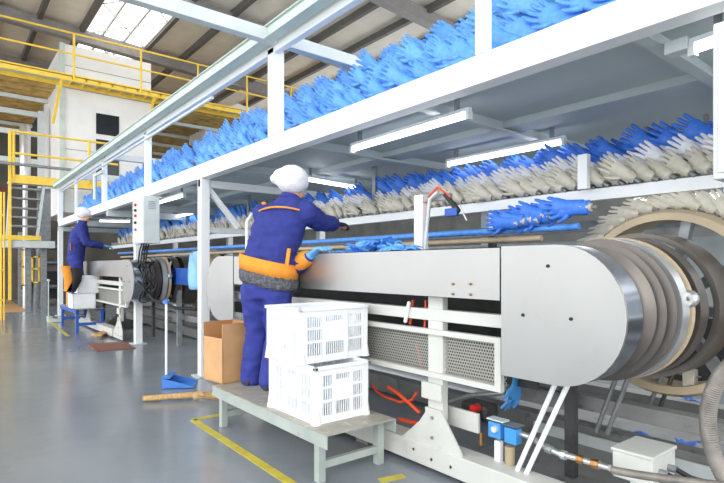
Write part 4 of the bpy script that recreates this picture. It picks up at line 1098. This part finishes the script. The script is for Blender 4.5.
def worker(J, label, cap_puff=True, tie=True):
    """J: joints in hall coordinates"""
    V = Vector
    t = thing('person', (J['base'][0], J['base'][1], J['base'][2]), label, 'person')
    rt, fw = V(J['rt']).normalized(), V(J['fw']).normalized(); up = V((0, 0, 1)); rt0 = rt.copy()
    hip, wai, che, sho, nek, hd = [V(J[k]) for k in ('hip', 'waist', 'chest', 'shoulder', 'neck', 'head')]
    hu = V(J['head_up']).normalized(); hf = V(J['head_fw']); hf = (hf - hu * hf.dot(hu)).normalized(); hr_ = hf.cross(hu)
    arms = [[V(q) for q in J['arm_r']], [V(q) for q in J['arm_l']]]
    legs = [[V(q) for q in J['leg_r']], [V(q) for q in J['leg_l']]]
    # body: one continuous skin from head to feet
    b = MB(); L, R = head_solids(b, hd, hf, hu, hr_)
    b.tube([nek - (hd - nek) * .25, nek, hd - hu * .05], [.06, .054, .056], 14)
    b.rings([ell(hip - up * .07, rt, fw, .13, .09), ell(hip, rt, fw, .155, .105), ell(wai, rt, fw, .13, .09), ell(che, rt, fw, .15, .1), ell(sho - (sho - che) * .15, rt, fw, .15, .085), ell(nek, rt, fw, .06, .05)])
    for a in arms: b.capsule([a[0], a[0].lerp(a[1], .5), a[1], a[1].lerp(a[2], .4), a[2]], [.052, .045, .037, .036, .026], 12)
    for a, sg in zip(arms, (1, -1)):
        d = (a[2] - a[1]).normalized(); glove_hand(b, a[2] + d * .02, d, J.get('palm_up', (0, 0, 1)), (-rt if sg > 0 else rt), .92)
    for l in legs:
        b.capsule([l[0], l[0].lerp(l[1], .5), l[1], l[1].lerp(l[2], .35), l[2]], [.085, .07, .052, .052, .036], 12)
        f = V(J['foot']).normalized(); b.capsule([l[2] - up * .035 - f * .03, l[2] - up * .045 + f * .12], [.035, .03], 10)
    b.fused('body', 'skin', t, .009, 3)
    for sx in (-1, 1):
        ey = MB().ellipsoid(L(.032 * sx, .082, .008), (.013, .008, .008), 10, 8, R).build('eye', 'cap', t, smooth=80)
        MB().ellipsoid(L(.032 * sx, .0885, .008), (.006, .003, .006), 8, 6, R).build('pupil', 'hair', ey, smooth=80)
    MB().ellipsoid(L(0, .098, -.061), (.02, .004, .003), 8, 6, R).build('mouth', 'orange', t, smooth=80)
    hm = MB(); hm.ellipsoid(L(0, -.03, .02), (.082, .085, .075), 16, 10, R); hm.build('hair', 'hair', t, smooth=80)
    cm_ = MB(); cm_.ellipsoid(L(0, -.03, .05), (.118, .125, .108), 20, 12, R)
    if cap_puff:
        cm_.ellipsoid(L(-.06, -.07, .05), (.08, .075, .07), 14, 10, R); cm_.ellipsoid(L(.04, -.06, .06), (.08, .08, .075), 14, 10, R); cm_.ellipsoid(L(-.10, -.10, .03), (.045, .04, .035), 12, 8, R)
    else: cm_.ellipsoid(L(0, -.05, .05), (.1, .095, .08), 14, 10, R)
    cm_.fused('bouffant_cap', 'cap', t, .010, 2, wrinkle=.004, wscale=40)
    # jacket
    j = MB()
    hem = V(J['hem']); 
    j.rings([ell(hem, rt, fw, .183, .135), ell(hip.lerp(wai, .3), rt, fw, .183, .136), ell(wai, rt, fw, .185, .135), ell(wai.lerp(che, .5), rt, fw, .192, .14), ell(che, rt, fw, .198, .14), ell(che.lerp(sho, .6), rt, fw, .190, .125), ell(sho, rt, fw, .15, .095), ell(nek, rt, fw, .068, .062)])
    for a in arms:
        e = a[1].lerp(a[2], .86)
        j.capsule([a[0], a[0].lerp(a[1], .45), a[1], a[1].lerp(a[2], .4), e], [.084, .076, .066, .062, .052], 14)
    j.fused('jacket', 'navy', t, .012, 4, wrinkle=.009, wscale=8)
    def band(c0, c1, g, name, m, ra=.2, rb=.145, th=0, n=28):
        q = MB(); c0, c1 = V(c0), V(c1); rt = V(rt0 - up * .22).normalized()
        q.rings([ell(c0, rt, fw, ra + g, rb + g, n), ell(c0.lerp(c1, .5), rt, fw, ra + g + .006, rb + g + .006, n), ell(c1, rt, fw, ra + g, rb + g, n)], caps=False)
        o = q.build(name, m, t, smooth=80); s = o.modifiers.new('s', 'SOLIDIFY'); s.thickness = .012; s.offset = -1
        return o
    if tie:
        band(hem - up * .012, hem + up * .095, .032, 'waistband', 'orange', ra=.183, rb=.140)
        hx = MB(); c0 = hem; rh = V(rt0 - up * .2).normalized()
        hx.rings([ell(c0 + up * .02, rh, fw, .205, .162, 28), ell(c0 - up * .03, rh, fw, .214, .170, 28), ell(c0 - up * .08, rh, fw, .213, .168, 28), ell(c0 - up * .105, rh, fw, .195, .15, 28)])
        hx.fused('fleece_hem', 'fleece', t, .012, 2, wrinkle=.008, wscale=26)
    # piping across the shoulder blades
    pi = MB(); pts = []
    bc = che.lerp(sho, .72)
    for k in range(9):
        u = -1 + 2 * k / 8
        pts.append(bc + rt * (.155 * u) - fw * (.140 * math.sqrt(max(0, 1 - (u * .8) ** 2)) + .006) + up * (.02 * (1 - u * u)))
    pi.tube(pts, .007, 6)
    pi.build('piping', 'orange', t, smooth=70)
    if tie: MB().ellipsoid(bc - rt * .10 - fw * .128 + up * .05, (.018, .018, .012), 10, 8).build('emblem', 'orange', t, smooth=70)
    pk = wai.lerp(hem, .15); side = pk + rt * .165 - fw * .085
    MB().beam(side + up * .08 + rt * .02, side - up * .05, .012, .025, up=rt).build('pocket_trim', 'orange', t)
    MB().tube([nek - hu * .02, nek + (hd - nek) * .22], [.075, .07], 16, caps=False).build('collar', 'navy', t, smooth=70)
    for a, sg in zip(arms, (1, -1)):
        d = (a[2] - a[1]).normalized(); e = a[1].lerp(a[2], .86)
        MB().tube([e - d * (.045 if sg > 0 else .09), e, e + d * .035], [.060, .062, .05], 14).build('cuff', 'navy' if sg > 0 or not tie else 'orange', t, smooth=60)
    for a, sg in zip(arms, (1, -1)):
        g = MB(); d = (a[2] - a[1]).normalized()
        g.tube([a[2] - d * .05, a[2] + d * .02], [.038, .032], 12)
        glove_hand(g, a[2] + d * .02, d, J.get('palm_up', (0, 0, 1)), (-rt if sg > 0 else rt), 1.06)
        g.fused('work_glove', 'glovelite' if sg < 0 else J.get('glove_r', 'glovelite'), t, .005, 2)
    # trousers
    tr_ = MB()
    tr_.rings([ell(hip - up * .1, rt, fw, .15, .115), ell(hip - up * .02, rt, fw, .172, .125), ell(wai, rt, fw, .15, .11)])
    for l in legs:
        e = l[2] - up * .03
        tr_.capsule([l[0], l[0].lerp(l[1], .5), l[1], l[1].lerp(l[2], .5), e], [.108, .098, .085, .082, .08], 16)
    tr_.fused('trousers', 'navyt', t, .012, 3, wrinkle=.009, wscale=7)
    for l in legs:
        f = V(J['foot']).normalized(); s = MB()
        base = V((l[2].x, l[2].y, J['base'][2]))
        fr2 = f.cross(up)
        rings = []
        for yy, w_, h_ in ((-.075, .02, .05), (-.06, .036, .075), (-.01, .04, .085), (.05, .044, .07), (.12, .048, .05), (.165, .04, .04), (.19, .018, .025)):
            c = base + f * yy + up * (h_ / 2 + .002); rings.append(ell(c, fr2, up, w_, h_ / 2, 14, 2.6))
        s.rings(rings); s.build('shoe', 'shoe', t, smooth=60)
    return t

# near worker
fR = at(271, 389, Z=ZBN); fL = at(252, 384, Z=ZBN)
fwd = Vector((.80, .60, 0)); rtv = Vector((.60, -.80, 0))
Yw = 3.38
hip = at(266, 284, Y=Yw + .02); wai = at(270, 258, Y=Yw + .0); che = at(279, 227, Y=Yw - .02); sho = at(286, 206, Y=Yw - .03); nek = at(290, 198, Y=Yw - .03); hd = at(293.5, 188, Y=Yw - .02)
shR = sho + rtv * .16 - Vector((0, 0, .05)); shL = sho - rtv * .17 - Vector((0, 0, .06))
handR = at(334, 224, Y=3.35); elR = shR.lerp(handR, .5) + Vector((0, 0, -.035))
handL = Vector((2.035, 3.13, 1.222)); elL = Vector((1.985, 3.40, 1.09))
kR = fR.lerp(hip, .52) + fwd * .04 + rtv * .06; kL = fL.lerp(hip, .52) + fwd * .04 - rtv * .03
J = dict(base=(fR.x, fR.y, ZBN), rt=rtv, fw=fwd, hip=hip, waist=wai, chest=che, shoulder=sho, neck=nek, head=hd, hem=at(269, 272, Y=Yw + .02),
         head_up=(.28, .0, 1), head_fw=(.9, .35, -.25), arm_r=[shR, elR, handR], arm_l=[shL, elL, handL],
         leg_r=[hip + rtv * .085 - Vector((0, 0, .06)), kR, fR + Vector((0, 0, .085))], leg_l=[hip - rtv * .085 - Vector((0, 0, .06)), kL, fL + Vector((0, 0, .085))],
         foot=(.9, .45, 0), glove_r='shoe')
worker(J, 'person in white cap and navy jacket with orange trim, standing on the pale bench')
# far worker
b0 = Vector((FX0 + .11, FY0 + .50, FB))
fwd = Vector((.97, -.25, 0)).normalized(); rtv = Vector((-.25, -.97, 0)).normalized()
def o3(f, r, z): return b0 + fwd * f + rtv * r + Vector((0, 0, z))
hdz = at(85, 216, Y=b0.y).z - FB
k_ = hdz / 1.60
J = dict(base=tuple(b0), rt=rtv, fw=fwd, hip=o3(-.02, 0, .92 * k_), waist=o3(-.0, 0, 1.08 * k_), chest=o3(.03, 0, 1.27 * k_), shoulder=o3(.07, 0, 1.42 * k_), neck=o3(.09, 0, 1.49 * k_), head=o3(.12, 0, 1.60 * k_), hem=o3(-.02, 0, .80 * k_),
         head_up=(.1, 0, 1), head_fw=tuple(fwd - Vector((0, 0, .25))), arm_r=[o3(.07, .18, 1.37 * k_), o3(.16, .24, 1.12 * k_), o3(.42, .16, 1.08 * k_)], arm_l=[o3(.07, -.18, 1.37 * k_), o3(.16, -.24, 1.12 * k_), o3(.42, -.14, 1.08 * k_)],
         leg_r=[o3(-.02, .09, .86 * k_), o3(.02, .1, .47 * k_), o3(-.02, .1, .085)], leg_l=[o3(-.02, -.09, .86 * k_), o3(.02, -.1, .47 * k_), o3(-.02, -.1, .085)],
         foot=tuple(fwd))
worker(J, 'person in white cap and plain navy jacket, standing on the blue-legged bench in profile', cap_puff=False, tie=False)

# jacket draped over the far crates
dj = thing('draped_jacket', at(70, 280, Y=FY0 + .2), 'orange and black jacket draped over the white cartons by the far worker', 'jacket')
yj = FY0 + .05
def strip(pts, w, m, name):
    q = MB(); rings = []
    for (px, py) in pts:
        c = at(px, py, Y=yj); rings.append([c + Vector((-w, .0, 0)), c + Vector((-w * .5, -.05, 0)), c + Vector((w * .5, -.05, 0)), c + Vector((w, 0, 0)), c + Vector((w * .5, .05, 0)), c + Vector((-w * .5, .05, 0))])
    q.rings(rings); q.build(name, m, dj, smooth=70)
strip([(65.5, 266), (67.5, 272), (69, 280), (69, 288), (68, 291)], .075, 'orange', 'orange_panel')
strip([(74, 268), (76, 274), (75, 281), (71, 288), (69, 292)], .1, 'black', 'black_panel')

# ------------------------------------------------------------------ light
w = bpy.data.worlds.new('World'); C.world = w; w.use_nodes = True
bg = w.node_tree.nodes['Background']; bg.inputs['Color'].default_value = (.93, .97, 1.0, 1); bg.inputs['Strength'].default_value = 2.1
sd_ = bpy.data.lights.new('sun', 'SUN'); sd_.energy = .6; sd_.angle = math.radians(35); sd_.color = (1, .98, .95)
so = bpy.data.objects.new('sun', sd_); COL.objects.link(so)
so.rotation_euler = Vector((.80, .48, -.36)).to_track_quat('-Z', 'Y').to_euler()
so.location = (-8, -5, 6)

C.view_settings.view_transform = 'Standard'; C.view_settings.look = 'None'; C.view_settings.gamma = 1
C.view_settings.use_curve_mapping = False; C.view_settings.exposure = .42
C.cycles.use_denoising = True
C.cycles.max_bounces = 6; C.cycles.transparent_max_bounces = 8
